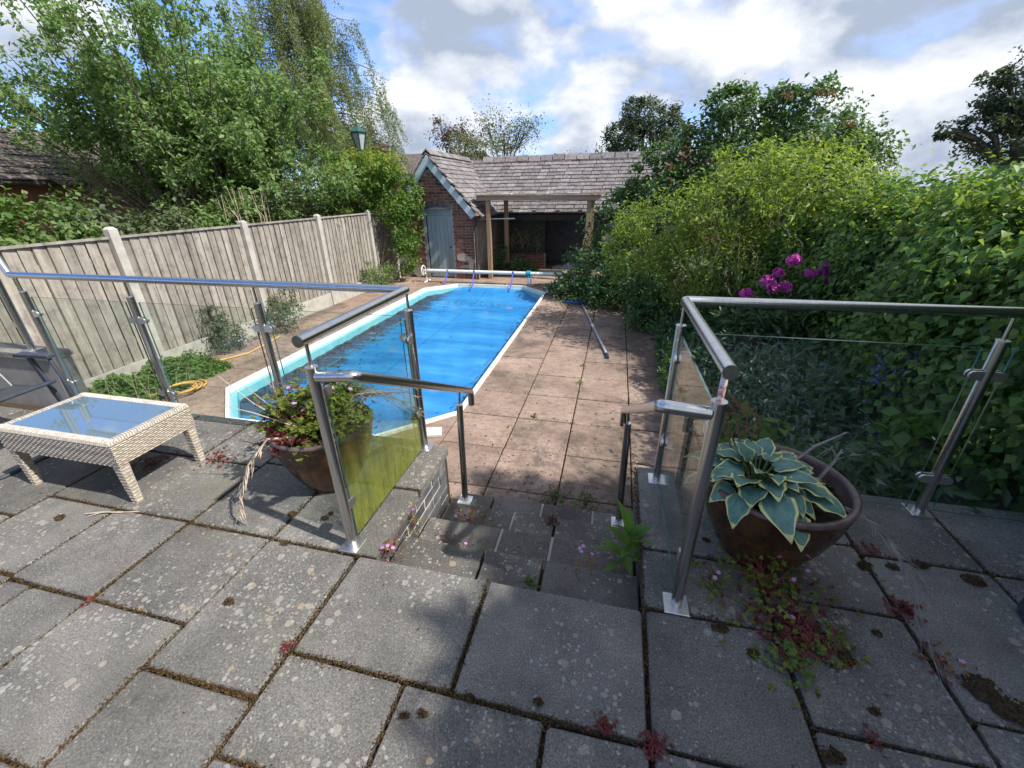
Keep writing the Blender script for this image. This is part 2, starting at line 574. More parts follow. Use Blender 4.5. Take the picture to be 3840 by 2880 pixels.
MAT['white_tile'] = pm('chalky_white_cover', [(.3, (.5, .49, .45)), (.7, (.66, .65, .6))], 18, .7, .2)
MAT['sticker'] = pm('stub_with_sticker_remains', [(.42, (.68, .66, .64)), (.5, (.60, .45, .43)), (.56, (.5, .07, .06)), (.62, (.66, .64, .62))], 34, .6, .2)
MAT['pinkflower'] = leafmat('pink_flower', [(.50, .22, .52), (.62, .30, .62), (.55, .26, .60)], .3)
MAT['rhodoflower'] = leafmat('purple_flower', [(.32, .035, .30), (.48, .06, .40), (.58, .10, .48), (.26, .03, .28)], .3)
MAT['bluebell'] = leafmat('bluebell', [(.15, .19, .55), (.24, .27, .64), (.13, .16, .46)], .35)

# glazed pots
m, nt, b = new_mat('brown_glaze')
gl = ramp(nt, noise(nt, 7, 7, .7), [(.28, (.018, .009, .006)), (.5, (.05, .022, .011)), (.75, (.13, .058, .022))])
st = ramp(nt, noise(nt, 26, 6, .7, (1, 1, .25)), [(.4, (.75, .75, .75)), (.65, (1.5, 1.35, 1.1))])
gl = mixc(nt, .7, gl, st, 'MULTIPLY')
nt.links.new(gl, b.inputs['Base Color'])
nt.links.new(ramp(nt, noise(nt, 12, 5), [(.35, (.16, .16, .16)), (.7, (.42, .42, .42))]), b.inputs['Roughness'])
bump(nt, b, noise(nt, 18, 5, .6, (1, 1, 2.5)), .15, .006)
MAT['glaze'] = m
MAT['glazerim'] = pm('pot_rim_glaze', [(.3, (.07, .045, .042)), (.7, (.16, .115, .11))], 16, .35, .2, 40, .003)


def glass_mat(name, algae=False):
    m, nt, b = new_mat(name)
    out = nt.nodes['Material Output']
    lwt = N(nt, 'ShaderNodeLayerWeight', Blend=.5)
    fr = nt.nodes.new('ShaderNodeMath')
    fr.operation = 'MULTIPLY_ADD'
    nt.links.new(mth(nt, 'POWER', lwt.outputs['Facing'], 4.6), fr.inputs[0])
    fr.inputs[1].default_value, fr.inputs[2].default_value = .75, .035
    tr = nt.nodes.new('ShaderNodeBsdfTransparent')
    tr.inputs[0].default_value = (.93, .965, .95, 1)
    gs = N(nt, 'ShaderNodeBsdfGlossy', Roughness=.015)
    mx_ = nt.nodes.new('ShaderNodeMixShader')
    nt.links.new(fr.outputs[0], mx_.inputs[0])
    nt.links.new(tr.outputs[0], mx_.inputs[1])
    nt.links.new(gs.outputs[0], mx_.inputs[2])
    last = mx_.outputs[0]
    df = nt.nodes.new('ShaderNodeBsdfDiffuse')
    tl = nt.nodes.new('ShaderNodeBsdfTranslucent')
    dm = nt.nodes.new('ShaderNodeMixShader')
    dm.inputs[0].default_value = .5
    nt.links.new(df.outputs[0], dm.inputs[1])
    nt.links.new(tl.outputs[0], dm.inputs[2])
    fin = nt.nodes.new('ShaderNodeMixShader')
    if algae:
        tcn = nt.nodes.new('ShaderNodeTexCoord')
        sx = nt.nodes.new('ShaderNodeSeparateXYZ')
        nt.links.new(tcn.outputs['Object'], sx.inputs[0])
        h = mth(nt, 'ADD', sx.outputs[2], mth(nt, 'MULTIPLY', mth(nt, 'SUBTRACT', noise(nt, 3.5, 6, .65, (1, 1, .5)), .5), .7))
        mk = mth(nt, 'SUBTRACT', 1.0, sstep(nt, h, -.02, .62))
        runs = ramp(nt, noise(nt, 34, 6, .75, (1, 1, .10)), [(.34, (.1, .1, .1)), (.5, (.75, .75, .75)), (.66, (1.15, 1.15, 1.15))])
        mk = mth(nt, 'MULTIPLY', mk, mth(nt, 'ADD', mth(nt, 'MULTIPLY', runs, .62), mth(nt, 'MULTIPLY', noise(nt, 60, 4, .8), .5)), True)
        col = ramp(nt, noise(nt, 18, 8, .8, (1, 1, .3)), [(.3, (.13, .15, .03)), (.5, (.30, .33, .06)), (.7, (.42, .44, .12))])
        nt.links.new(mth(nt, 'MULTIPLY', mk, .92), fin.inputs[0])
        nt.links.new(col, df.inputs[0])
        nt.links.new(col, tl.inputs[0])
    else:
        dirt = ramp(nt, noise(nt, 9, 7, .72, (1, 1, .5)), [(.45, (0, 0, 0)), (.85, (.10, .10, .10))])
        nt.links.new(dirt, fin.inputs[0])
        df.inputs[0].default_value = (.35, .36, .33, 1)
        tl.inputs[0].default_value = (.35, .36, .33, 1)
    nt.links.new(last, fin.inputs[1])
    nt.links.new(dm.outputs[0], fin.inputs[2])
    nt.links.new(fin.outputs[0], out.inputs[0])
    return m


MAT['glass'] = glass_mat('clear_railing_glass')
MAT['algae'] = glass_mat('glass_with_green_algae', True)
m, nt, b = new_mat('glass_edge')
b.inputs['Base Color'].default_value = (.05, .12, .10, 1)
b.inputs['Roughness'].default_value = .08
MAT['glassedge'] = m
m, nt, b = new_mat('table_glass')
b.inputs['Base Color'].default_value = (.12, .17, .20, 1)
b.inputs['Roughness'].default_value = .025
b.inputs['IOR'].default_value = 1.8
b.inputs['Specular IOR Level'].default_value = .9
b.inputs['Coat Weight'].default_value = .6
b.inputs['Coat Roughness'].default_value = .03
MAT['tableglass'] = m

# pool liner and cover
m, nt, b = new_mat('pale_blue_liner')
c0 = ramp(nt, noise(nt, 4, 6), [(.3, (.12, .40, .48)), (.7, (.21, .51, .58))])
tcn = nt.nodes.new('ShaderNodeTexCoord')
sx = nt.nodes.new('ShaderNodeSeparateXYZ')
nt.links.new(tcn.outputs['Object'], sx.inputs[0])
scum = sstep(nt, mth(nt, 'ADD', sx.outputs[2], mth(nt, 'MULTIPLY', noise(nt, 9, 5, .7), .08)), DECK - .165, DECK - .09)
c0 = mixc(nt, scum, (.20, .30, .28), c0)
nt.links.new(c0, b.inputs['Base Color'])
b.inputs['Roughness'].default_value = .35
MAT['liner'] = m
m, nt, b = new_mat('blue_solar_cover')
base = ramp(nt, noise(nt, 1.3, 6, .65, (.5, 1.8, 1)), [(.3, (.010, .13, .35)), (.5, (.018, .19, .46)), (.7, (.05, .27, .55))])
dust = sstep(nt, noise(nt, 2.2, 8, .75, (.6, 1.6, 1), dist=.5), .60, .76)
base = mixc(nt, mth(nt, 'MULTIPLY', dust, .5), base, (.16, .20, .26))
tcn = nt.nodes.new('ShaderNodeTexCoord')
sx = nt.nodes.new('ShaderNodeSeparateXYZ')
nt.links.new(tcn.outputs['Object'], sx.inputs[0])
edge = mth(nt, 'ADD', sx.outputs[0], mth(nt, 'MULTIPLY', noise(nt, 3.0, 8, .78, (.22, 3.2, 1)), 2.0))
wet = mth(nt, 'SUBTRACT', 1.0, sstep(nt, edge, -3.24, -3.08))
base = mixc(nt, mth(nt, 'MULTIPLY', wet, .85), base, (.025, .035, .05))
pt = N(nt, 'ShaderNodeTexVoronoi', Scale=2.3, distance='CHEBYCHEV')
nt.links.new(tcn.outputs['Object'], pt.inputs['Vector'])
psx = nt.nodes.new('ShaderNodeSeparateColor')
nt.links.new(pt.outputs['Color'], psx.inputs[0])
pm_ = mth(nt, 'MULTIPLY', mth(nt, 'SUBTRACT', 1.0, sstep(nt, mth(nt, 'ADD', pt.outputs['Distance'], mth(nt, 'MULTIPLY', noise(nt, 12, 5, .7), .25)), .22, .34)), mth(nt, 'GREATER_THAN', psx.outputs[0], .72))
base = mixc(nt, mth(nt, 'MULTIPLY', pm_, .38), base, (.22, .24, .25))
seam = mth(nt, 'LESS_THAN', mth(nt, 'ABSOLUTE', mth(nt, 'ADD', sx.outputs[0], 3.2)), .012)
base = mixc(nt, mth(nt, 'MULTIPLY', seam, .5), base, (.01, .06, .22))
nt.links.new(base, b.inputs['Base Color'])
b.inputs['Roughness'].default_value = .55
b.inputs['Specular IOR Level'].default_value = .4
bump(nt, b, mth(nt, 'ADD', noise(nt, 3, 6, .6, (.35, 2.6, 1)), mth(nt, 'MULTIPLY', noise(nt, 70, 2), .12)), .4, .02)
MAT['cover'] = m
m, nt, b = new_mat('pool_water')
b.inputs['Base Color'].default_value = (.01, .05, .06, 1)
b.inputs['Roughness'].default_value = .04
MAT['water'] = m

# leaves
MAT['l_shrub'] = leafmat('shrub_leaf', [(.095, .155, .06), (.14, .225, .075), (.18, .28, .09), (.11, .185, .075), (.24, .33, .13)], .45)
MAT['l_birch'] = leafmat('birch_leaf', [(.13, .175, .08), (.175, .22, .10), (.21, .245, .125), (.15, .19, .09)], .48)
MAT['l_low'] = leafmat('hedge_leaf', [(.06, .12, .03), (.10, .18, .045), (.14, .22, .06), (.19, .22, .11)], .38)
MAT['l_dull'] = leafmat('grey_green_leaf', [(.055, .085, .04), (.085, .115, .055), (.11, .14, .07)], .3)
MAT['l_ever'] = leafmat('evergreen_leaf', [(.045, .105, .022), (.085, .17, .025), (.15, .24, .03), (.055, .12, .025)], .35)
MAT['l_evertop'] = leafmat('yellow_green_tip', [(.19, .25, .03), (.26, .30, .04), (.13, .20, .03)], .4)
MAT['l_far'] = leafmat('far_tree_leaf', [(.10, .13, .065), (.14, .165, .08), (.18, .19, .10)], .35)
MAT['l_farred'] = leafmat('far_reddish_leaf', [(.10, .06, .05), (.13, .085, .065), (.09, .085, .05)], .3)
MAT['l_dark'] = leafmat('dark_tree_leaf', [(.05, .075, .042), (.075, .105, .055), (.10, .12, .06)], .3)
MAT['l_lilac'] = leafmat('lilac_leaf', [(.055, .11, .045), (.08, .145, .055), (.11, .19, .07), (.065, .125, .05)], .4)
MAT['l_brownhead'] = leafmat('faded_brown_flower_head', [(.16, .085, .06), (.22, .12, .085), (.13, .08, .05)], .3)
MAT['l_privet'] = leafmat('privet_leaf', [(.12, .185, .042), (.18, .25, .053), (.26, .32, .066), (.09, .155, .042)], .48)
MAT['l_hop'] = leafmat('climber_leaf', [(.055, .125, .036), (.085, .175, .043), (.125, .22, .05), (.20, .29, .065), (.065, .14, .04)], .4)
MAT['l_ivy'] = leafmat('ivy_leaf', [(.042, .095, .04), (.065, .13, .048), (.095, .17, .055), (.05, .105, .045)], .35)
MAT['l_bed'] = leafmat('bed_leaf', [(.045, .10, .045), (.07, .145, .06), (.10, .19, .07), (.055, .115, .055), (.13, .20, .10)], .4)
MAT['l_fresh'] = leafmat('fresh_leaf', [(.08, .16, .035), (.12, .22, .045), (.10, .19, .04)], .42)
MAT['l_rhodo'] = leafmat('rhododendron_leaf', [(.03, .065, .022), (.05, .095, .03), (.07, .12, .04)], .2, .35)
MAT['l_robert'] = leafmat('herb_leaf', [(.09, .15, .025), (.14, .20, .03), (.20, .24, .04), (.17, .16, .04)], .4)
MAT['l_red'] = leafmat('red_weed_leaf', [(.16, .026, .04), (.22, .04, .055), (.13, .028, .035), (.20, .075, .045), (.12, .05, .03)], .35)
MAT['l_orange'] = leafmat('rusty_weed_leaf', [(.25, .12, .04), (.30, .17, .05), (.20, .08, .04), (.17, .16, .04)], .35)
MAT['l_dead'] = leafmat('dead_leaf', [(.06, .045, .03), (.10, .075, .045), (.035, .028, .02)], .1)
MAT['l_deadbrown'] = MAT['l_dead']
m, nt, b = new_mat('hosta_green')
vb = ramp(nt, noise(nt, 60, 3, .6, (1, .08, 1)), [(.3, (.055, .135, .105)), (.55, (.08, .18, .14)), (.75, (.125, .23, .18))])
nt.links.new(vb, b.inputs['Base Color'])
b.inputs['Roughness'].default_value = .5
MAT['hosta'] = m
MAT['hostaedge'] = pm('hosta_cream_edge', [(.3, (.42, .42, .13)), (.6, (.55, .54, .24)), (.8, (.62, .62, .38))], 30, .5, .1)


# ------------------------------------------------------------------ leaf meshes (numpy)
def norm(a):
    return a / np.maximum(np.linalg.norm(a, axis=1, keepdims=True), 1e-9)


def leaf_mesh(name, P, Nn, D, L, W, fold, mat, off=(0, 0, 0), midpos=.45):
    n = len(P)
    P = P - np.array(off)
    D = norm(D - Nn * np.sum(D * Nn, axis=1, keepdims=True))
    S = np.cross(D, Nn)
    L = np.broadcast_to(np.asarray(L, float), (n,))[:, None]
    mid = P + D * L * midpos
    V = np.empty((n, 4, 3))
    V[:, 0] = P
    V[:, 1] = mid + S * L * W * .5 + Nn * L * fold
    V[:, 2] = P + D * L - Nn * L * fold * .6
    V[:, 3] = mid - S * L * W * .5 + Nn * L * fold
    idx = np.arange(n)[:, None] * 4
    F = np.concatenate([idx + np.array([0, 1, 2]), idx + np.array([0, 2, 3])], 1).reshape(-1)
    me = bpy.data.meshes.new(name)
    me.vertices.add(4 * n)
    me.vertices.foreach_set('co', V.reshape(-1).astype(np.float32))
    me.loops.add(6 * n)
    me.loops.foreach_set('vertex_index', F.astype(np.int32))
    me.polygons.add(2 * n)
    me.polygons.foreach_set('loop_start', np.arange(0, 6 * n, 3, dtype=np.int32))
    me.polygons.foreach_set('loop_total', np.full(2 * n, 3, dtype=np.int32))
    me.materials.append(mat)
    me.update(calc_edges=True)
    return me


def blob_points(blobs, n, per=70, spread=.16, shell=.35, rng=RNG):
    """clumped points in ellipsoids; returns points and outward directions"""
    w = np.array([bl[3] * bl[4] + bl[4] * bl[5] + bl[3] * bl[5] for bl in blobs], float)
    w /= w.sum()
    Ps, Ns = [], []
    for bl, wi in zip(blobs, w):
        k = max(3, int(n * wi / per))
        d = norm(rng.normal(size=(k, 3)))
        r = (1 - shell * rng.random(k) ** 1.4)[:, None] * (1 + .10 * rng.normal(size=(k, 1)))
        R3 = np.array(bl[3:6])
        cc = np.array(bl[:3]) + d * R3 * r
        sp = spread * np.mean(R3) * (.6 + .8 * rng.random(k))
        m_ = int(per)
        pts = np.repeat(cc, m_, 0) + rng.normal(size=(k * m_, 3)) * np.repeat(sp, m_)[:, None] * np.array([1, 1, .75])
        out = norm((pts - np.array(bl[:3])) / R3)
        Ps.append(pts)
        Ns.append(out)
    return np.concatenate(Ps), np.concatenate(Ns)


def crown_mesh(name, blobs, n, size, mat, off=(0, 0, 0), per=70, spread=.16, shell=.35, W=.55, droop=.2, up=.35, zmin=None, jit=.8, keep=None):
    P, O = blob_points(blobs, n, per, spread, shell)
    if zmin is not None:
        s = P[:, 2] > zmin
        P, O = P[s], O[s]
    if keep is not None:
        s = keep(P)
        P, O = P[s], O[s]
    k = len(P)
    Nn = norm(O * .55 + np.array([0, 0, up]) + RNG.normal(size=(k, 3)) * jit * .6)
    D = O * .5 + RNG.normal(size=(k, 3)) * .8 - np.array([0, 0, droop])
    L = size * (.65 + .7 * RNG.random(k))
    return leaf_mesh(name, P, Nn, D, L, W, .10, mat, off)


def limb(mb, a, b_, r0, r1, n=5, wob=.12, seg=4):
    a, b_ = Vector(a), Vector(b_)
    L = (b_ - a).length
    pts, rs = [], []
    for i in range(seg + 1):
        t = i / seg
        o = Vector([random.uniform(-1, 1) for _ in range(3)]) * wob * L * .25 * (1 if 0 < i < seg else 0)
        pts.append(a.lerp(b_, t) + o + Vector((0, 0, L * .06 * sin(pi * t))))
        rs.append(r0 + (r1 - r0) * t)
    mb.tube(pts, rs, n)
    return pts


def tree(name, label, cat, base, blobs, n, size, mat, group=None, trunk=.12, stems=1, twigs=3, bark='bark', **kw):
    t = thing(name, label, cat, base, group)
    mb = MB()
    top = Vector((np.mean([q[0] for q in blobs]), np.mean([q[1] for q in blobs]), np.mean([q[2] for q in blobs])))
    if stems == 1:
        fork = Vector(base).lerp(top, .55)
        fork.x = base[0] + (top.x - base[0]) * .3
        fork.y = base[1] + (top.y - base[1]) * .3
        limb(mb, base, fork, trunk, trunk * .7, 8)
    for q in blobs:
        st = fork if stems == 1 else Vector(base) + Vector((random.uniform(-.3, .3), random.uniform(-.3, .3), 0))
        c = Vector(q[:3])
        pts = limb(mb, st, c, trunk * (.5 if stems == 1 else .4), trunk * .18, 5)
        for _ in range(twigs):
            d = Vector([random.gauss(0, 1) for _ in range(3)]).normalized()
            e = c + Vector((d.x * q[3], d.y * q[4], d.z * q[5])) * .85
            limb(mb, pts[random.choice((2, 3, 4))], e, trunk * .17, trunk * .05, 4, seg=3)
    mb.build('trunk' if stems == 1 else 'stems', MAT[bark], t, True)
    put('crown', crown_mesh('crown', blobs, n, size, mat, base, **kw), t)
    return t


# ================================================================== SETTING: ground, terrace, deck
mb = MB()
mb.poly([(-400, -60, -.92), (400, -60, -.92), (400, 700, -.92), (-400, 700, -.92)])
tag(mb.build('ground', MAT['grass']), 'rough green ground beyond the garden', None, kind='structure')

mb = MB()
mb.box(-9, -1.03, -3, 2.27, -.9, -.052)
mb.box(.27, 4.5, -3, 2.27, -.9, -.052)
mb.box(-1.03, .27, -3, 1.26, -.9, -.052)
terrace = tag(mb.build('terrace', MAT['jointsoil']), 'raised patio of worn grey concrete slabs with mossy joints', None, kind='structure')

G = .0078
slabs = []


def col(x0, x1, ys):
    for a, b_ in zip(ys[:-1], ys[1:]):
        slabs.append((x0, x1, a, b_))


col(-3.14, -2.62, [-1.2, -.4, .31, .83, 1.29, 1.8, 2.31])
col(-3.66, -3.14, [-.9, -.1, .55, 1.12, 1.65, 2.31])
col(-4.2, -3.66, [-.9, .1, .83, 1.3, 1.8, 2.31])
for i in range(4):
    col(-4.7 - .5 * i, -4.2 - .5 * i, [-.9, .0, .6, 1.2 + .1 * i, 1.7, 2.08])
slabs += [(-2.62, -2.12, .81, 1.29), (-2.12, -1.6, .81, 1.29), (-2.62, -2.12, 1.29, 1.80), (-2.62, -2.12, 1.80, 2.31),
          (-2.12, -1.6, 1.29, 1.85), (-2.12, -1.6, 1.85, 2.31)]
col(-2.62, -2.46, [-.6, .2, .81])
col(-2.46, -2.12, [-.6, .1, .81])
col(-2.12, -1.6, [-.6, .31, .81])
col(-1.6, -1.1, [-.8, -.02, .635, 1.287])
slabs += [(-1.6, -1.18, 1.287, 1.8), (-1.6, -1.18, 1.8, 2.31), (-1.18, -1.0, 1.287, 1.8), (-1.18, -1.0, 1.8, 2.27)]
slabs += [(-1.1, -.435, .805, 1.287), (-.435, .24, .80, 1.287)]
slabs += [(-1.1, -.61, .47, .805), (-.61, -.10, .30, .80), (-.10, .24, .22, .79), (-1.1, -.61, -.2, .47), (-.61, -.10, -.35, .30), (-.10, .24, -.4, .22)]
col(.24, .75, [-.5, .22, .80, 1.295, 1.63, 2.31])
col(.75, 1.26, [-.5, .35, .965, 1.47, 1.86, 2.31])
col(1.26, 1.765, [-.5, .4, 1.10, 1.81, 2.31])
col(1.765, 2.3, [-.5, .5, 1.15, 1.80, 2.31])
col(2.3, 2.85, [-.5, .4, 1.1, 1.81, 2.31])
col(2.85, 3.4, [-.5, .5, 1.2, 1.81, 2.31])
col(3.4, 4.4, [-.5, .5, 1.2, 2.31])
joint_pts = []
for (x0, x1, y0, y1) in slabs:
    j = lambda: random.uniform(-.004, .004)
    xy = [(x0 + G + j(), y0 + G + j()), (x1 - G + j(), y0 + G + j()), (x1 - G + j(), y1 - G + j()), (x0 + G + j(), y1 - G + j())]
    if y1 > 2.3:
        xy[2] = (xy[2][0], y1)
        xy[3] = (xy[3][0], y1)
    # slightly worn corners
    q = []
    for k in range(4):
        p0, p1, p2 = xy[k - 1], xy[k], xy[(k + 1) % 4]
        cr = random.uniform(.004, .014)
        for o in (p0, p2):
            l = math.hypot(o[0] - p1[0], o[1] - p1[1])
            q.append((p1[0] + (o[0] - p1[0]) / l * cr, p1[1] + (o[1] - p1[1]) / l * cr))
    mb = MB()
    dz = random.uniform(-.004, .004)
    mb.prism(q, -.05, dz, .005, .0012)
    mb.build('paving_slab', MAT['slab'], terrace)
    per = [((x0, y0), (x1, y0)), ((x0, y0), (x0, y1))]
    for ip, (a, b_) in enumerate(per):
        l = math.hypot(b_[0] - a[0], b_[1] - a[1])
        for _ in range(int(l * (2600 if ip == 0 else 1900))):
            t = random.random()
            joint_pts.append((a[0] + (b_[0] - a[0]) * t, a[1] + (b_[1] - a[1]) * t))
jp = np.array(joint_pts)
jp = jp[(jp[:, 0] > -3.5) & (jp[:, 0] < 2.2) & (jp[:, 1] > .25)]
wv = np.sin(jp[:, 0] * 7.1 + jp[:, 1] * 3.3) * .5 + np.sin(jp[:, 0] * 2.3 - jp[:, 1] * 5.9 + 1.7) * .5
fill = .62 + .38 * wv
fill[jp[:, 0] > .3] -= .3
fill -= .25 * (np.sin(jp[:, 0] * 3.7 - jp[:, 1] * 2.9 + 4) > .3)
keepj = RNG.random(len(jp)) < np.clip(fill, .12, 1)
jp = jp[keepj]
wid = .0055 + .007 * np.clip(wv[keepj], 0, 1)
k = len(jp)
P = np.stack([jp[:, 0] + RNG.normal(size=k) * wid, jp[:, 1] + RNG.normal(size=k) * wid, -.012 + RNG.random(k) ** 1.5 * .016], 1)
Nn = norm(RNG.normal(size=(k, 3)) + np.array([0, 0, .8]))
me = leaf_mesh('joint_moss', P, Nn, RNG.normal(size=(k, 3)) + np.array([0, 0, .8]), .004 + .006 * RNG.random(k), .9, .1, MAT['moss'])
tag(put('joint_moss', me, terrace), 'brown and olive moss filling the joints between slabs', None, kind='stuff')

# retaining walls of the terrace
ret = thing('retaining_wall', 'dark blue brick retaining wall with pale mortar beside the steps', 'wall', (-1.02, 2.2, DECK))
mb = MB()
mb.box(-1.12, -1.028, 1.30, 2.225, DECK - .1, -.053)
mb.box(-9, -1.12, 2.20, 2.262, DECK - .1, -.053)
mb.build('mortar_bed', MAT['whitemortar'], ret)
bm_full = None
row = 0
z = -.06
while z - .066 > DECK:
    y = 2.215 - (0.0 if row % 2 == 0 else .115)
    first = True
    while y > 1.32:
        ln = .105 if (first and row % 2 == 1) else .215
        if first and row % 2 == 1:
            y = 2.215
        y0 = max(y - ln, 1.31)
        mb = MB()
        mb.box(-1.05, -1.021 + random.uniform(-.003, .003), y0, y, z - .065, z)
        mb.build('brick', MAT['bluebrick'], ret)
        y = y0 - .016
        first = False
    row += 1
    z -= .080
# right cheek wall and front wall
ret2 = thing('retaining_wall', 'shaded retaining wall edging the steps below the right railing', 'wall', (.3, 2.2, DECK))
mb = MB()
mb.box(.262, .36, 1.30, 2.225, DECK - .1, -.053)
mb.box(.36, 4.5, 2.20, 2.262, DECK - .1, -.053)
mb.build('mortar_bed', MAT['whitemortar'], ret2)
z, row = -.06, 0
while z - .066 > DECK:
    y = 2.215
    while y > 1.32:
        ln = .105 if (y == 2.215 and row % 2) else .215
        y0 = max(y - ln, 1.31)
        mb = MB()
        mb.box(.254, .29, y0, y, z - .065, z)
        mb.build('brick', MAT['bluebrick'], ret2)
        y = y0 - .016
    row += 1
    z -= .080

# steps
mb = MB()
RISE = .139
ys = [1.285, 1.577, 1.885, 2.198, 2.48]
for i in range(4):
    mb.box(-1.018, .252, 1.262 + .002 * i if i == 0 else ys[i] - .05, ys[i + 1] - .02, DECK - .1, -RISE * (i + 1) - .046)
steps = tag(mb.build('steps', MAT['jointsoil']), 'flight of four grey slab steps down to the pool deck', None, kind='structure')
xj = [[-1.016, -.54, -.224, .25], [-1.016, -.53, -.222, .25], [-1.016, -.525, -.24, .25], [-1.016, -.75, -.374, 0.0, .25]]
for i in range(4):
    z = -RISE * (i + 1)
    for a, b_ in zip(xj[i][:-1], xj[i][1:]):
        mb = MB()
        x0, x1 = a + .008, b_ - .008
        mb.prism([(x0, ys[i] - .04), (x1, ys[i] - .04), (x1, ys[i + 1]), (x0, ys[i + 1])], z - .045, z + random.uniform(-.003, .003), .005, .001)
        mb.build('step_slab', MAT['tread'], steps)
    for a in xj[i][1:-1]:
        if (i, a) in ((0, -.54), (0, -.224), (2, -.24), (3, -.75)):
            continue
        mb = MB()
        mb.box(a - .0078, a + .0078, ys[i] + .03, ys[i + 1] + .002, z - .04, z - .004)
        mb.build('mortar_joint', MAT['mortar'], steps)

# pool deck
mb = MB()
PX0, PX1, PY0, PY1, CH = -4.75, -1.55, 3.22, 10.76, .68
mb.box(-6.3, PX0, 2.26, 14, -.95, DECK - .03)
mb.box(PX1, 3.4, 2.26, 14, -.95, DECK - .03)
mb.box(PX0, PX1, 2.26, PY0, -.95, DECK - .03)
mb.box(PX0, PX1, PY1, 14, -.95, DECK - .03)
deck = tag(mb.build('pool_deck', MAT['jointsoil']), 'pink buff riven paving round the pool with dark stains', None, kind='structure')
ry = [2.14, 2.735, 3.335, 3.95, 4.55, 5.17, 5.77, 6.38, 6.99, 7.59, 8.2, 8.8, 9.4, 10.0, 10.6, 11.2, 11.8, 12.4, 13.0, 13.6]


def deck_slab(xy):
    cx = sum(p[0] for p in xy) / len(xy)
    cy = sum(p[1] for p in xy) / len(xy)
    q = []
    for x, y in xy:
        l = math.hypot(cx - x, cy - y)
        q.append((x + (cx - x) / l * .008, y + (cy - y) / l * .008))
    mb = MB()
    mb.prism(q, DECK - .035, DECK + random.uniform(-.004, .003), .005, .0015)
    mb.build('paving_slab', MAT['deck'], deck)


def rect(x0, x1, y0, y1):
    deck_slab([(x0, y0), (x1, y0), (x1, y1), (x0, y1)])


for x0, x1 in ((-1.55, -.9), (-.9, -.3), (-.3, .3), (.3, .88)):
    for a, b_ in zip(ry[:-1], ry[1:]):
        if b_ > 12.4 and x0 > -.9:
            continue
        rect(x0, x1, a if a > 2.2 else 2.275, b_)
for x0, x1 in ((-6.1, -5.8), (-5.8, -5.28), (-5.28, -4.75)):
    for a, b_ in zip(ry[:-1], ry[1:]):
        if a < 11.5:
            rect(x0, x1, max(a, 2.275), b_)
for x0, x1 in ((-4.75, -4.1), (-4.1, -3.4), (-3.4, -2.8), (-2.8, -2.2), (-2.2, -1.55)):
    for a, b_ in ((2.275, 2.735), (2.735, PY0), (PY1, 11.2), (11.2, 11.8), (11.8, 12.4), (12.4, 13.0)):
        if a > 11.5 and x0 < -3.5:
            continue
        rect(x0, x1, a, b_)
for sx_, x in ((1, PX0), (-1, PX1)):
    for sy_, y in ((1, PY0), (-1, PY1)):
        tri = [(x, y), (x + sx_ * CH, y), (x, y + sy_ * CH)]
        if sx_ * sy_ < 0:
            tri.reverse()
        deck_slab(tri)
# weeds and dirt in the deck joints
k = 2600
xl = RNG.choice([-.9, -.3, .3, -5.28], k)
yl = RNG.uniform(2.3, 10, k)
hz = RNG.random(k) < .4
P = np.stack([xl + RNG.normal(size=k) * .012, yl, np.full(k, DECK - .004)], 1)
P[hz, 1] = RNG.choice(ry[1:14], hz.sum()) + RNG.normal(size=hz.sum()) * .012
P[hz, 0] = RNG.uniform(-1.5, .8, hz.sum())
Nn = norm(RNG.normal(size=(k, 3)) * .7 + np.array([0, 0, 1]))
me = leaf_mesh('joint_moss', P, Nn, RNG.normal(size=(k, 3)), .012 + .014 * RNG.random(k), .7, .1, MAT['moss'])
tag(put('joint_moss', me, deck), 'dark moss and grit in the deck joints', None, kind='stuff')
k = 800
P = np.stack([RNG.uniform(-1.5, .9, k), 2.5 + RNG.exponential(.8, k), np.full(k, DECK + .004)], 1)
far = RNG.random(k) < .35
P[far, 1] = RNG.uniform(6, 11, far.sum())
P[far, 0] = RNG.uniform(-.6, .9, far.sum())
lf = RNG.random(k) < .25
P[lf, 0] = RNG.uniform(-6.05, -4.8, lf.sum())
P[lf, 1] = RNG.uniform(2.6, 11, lf.sum())
P[:, 1] = np.minimum(P[:, 1], 11)
ok = (P[:, 0] < -4.8) | (P[:, 0] > -1.52)
P = P[ok]
k = len(P)
me = leaf_mesh('leaf_litter', P, norm(RNG.normal(size=(k, 3)) * .35 + np.array([0, 0, 1])), RNG.normal(size=(k, 3)), .012 + .022 * RNG.random(k), .6, .12, MAT['l_dead'])
tag(put('leaf_litter', me), 'small dead leaves and petals scattered over the pool deck', None, kind='stuff')

# planting bed on the right
mb = MB()
mb.box(.885, 3.5, 2.27, 11.5, -.95, DECK - .005)
tag(mb.build('planting_bed', MAT['soil']), 'dark planted bed between the deck and the hedge', None, kind='structure')

# ================================================================== POOL
pool = thing('swimming_pool', 'long pool with clipped corners, white rim and pale blue liner', 'pool', ((PX0 + PX1) / 2, (PY0 + PY1) / 2, DECK))


def octa(e):
    x0, x1, y0, y1 = PX0 + e, PX1 - e, PY0 + e, PY1 - e
    c = CH - e * .59
    return [(x0 + c, y0), (x1 - c, y0), (x1, y0 + c), (x1, y1 - c), (x1 - c, y1), (x0 + c, y1), (x0, y1 - c), (x0, y0 + c)]


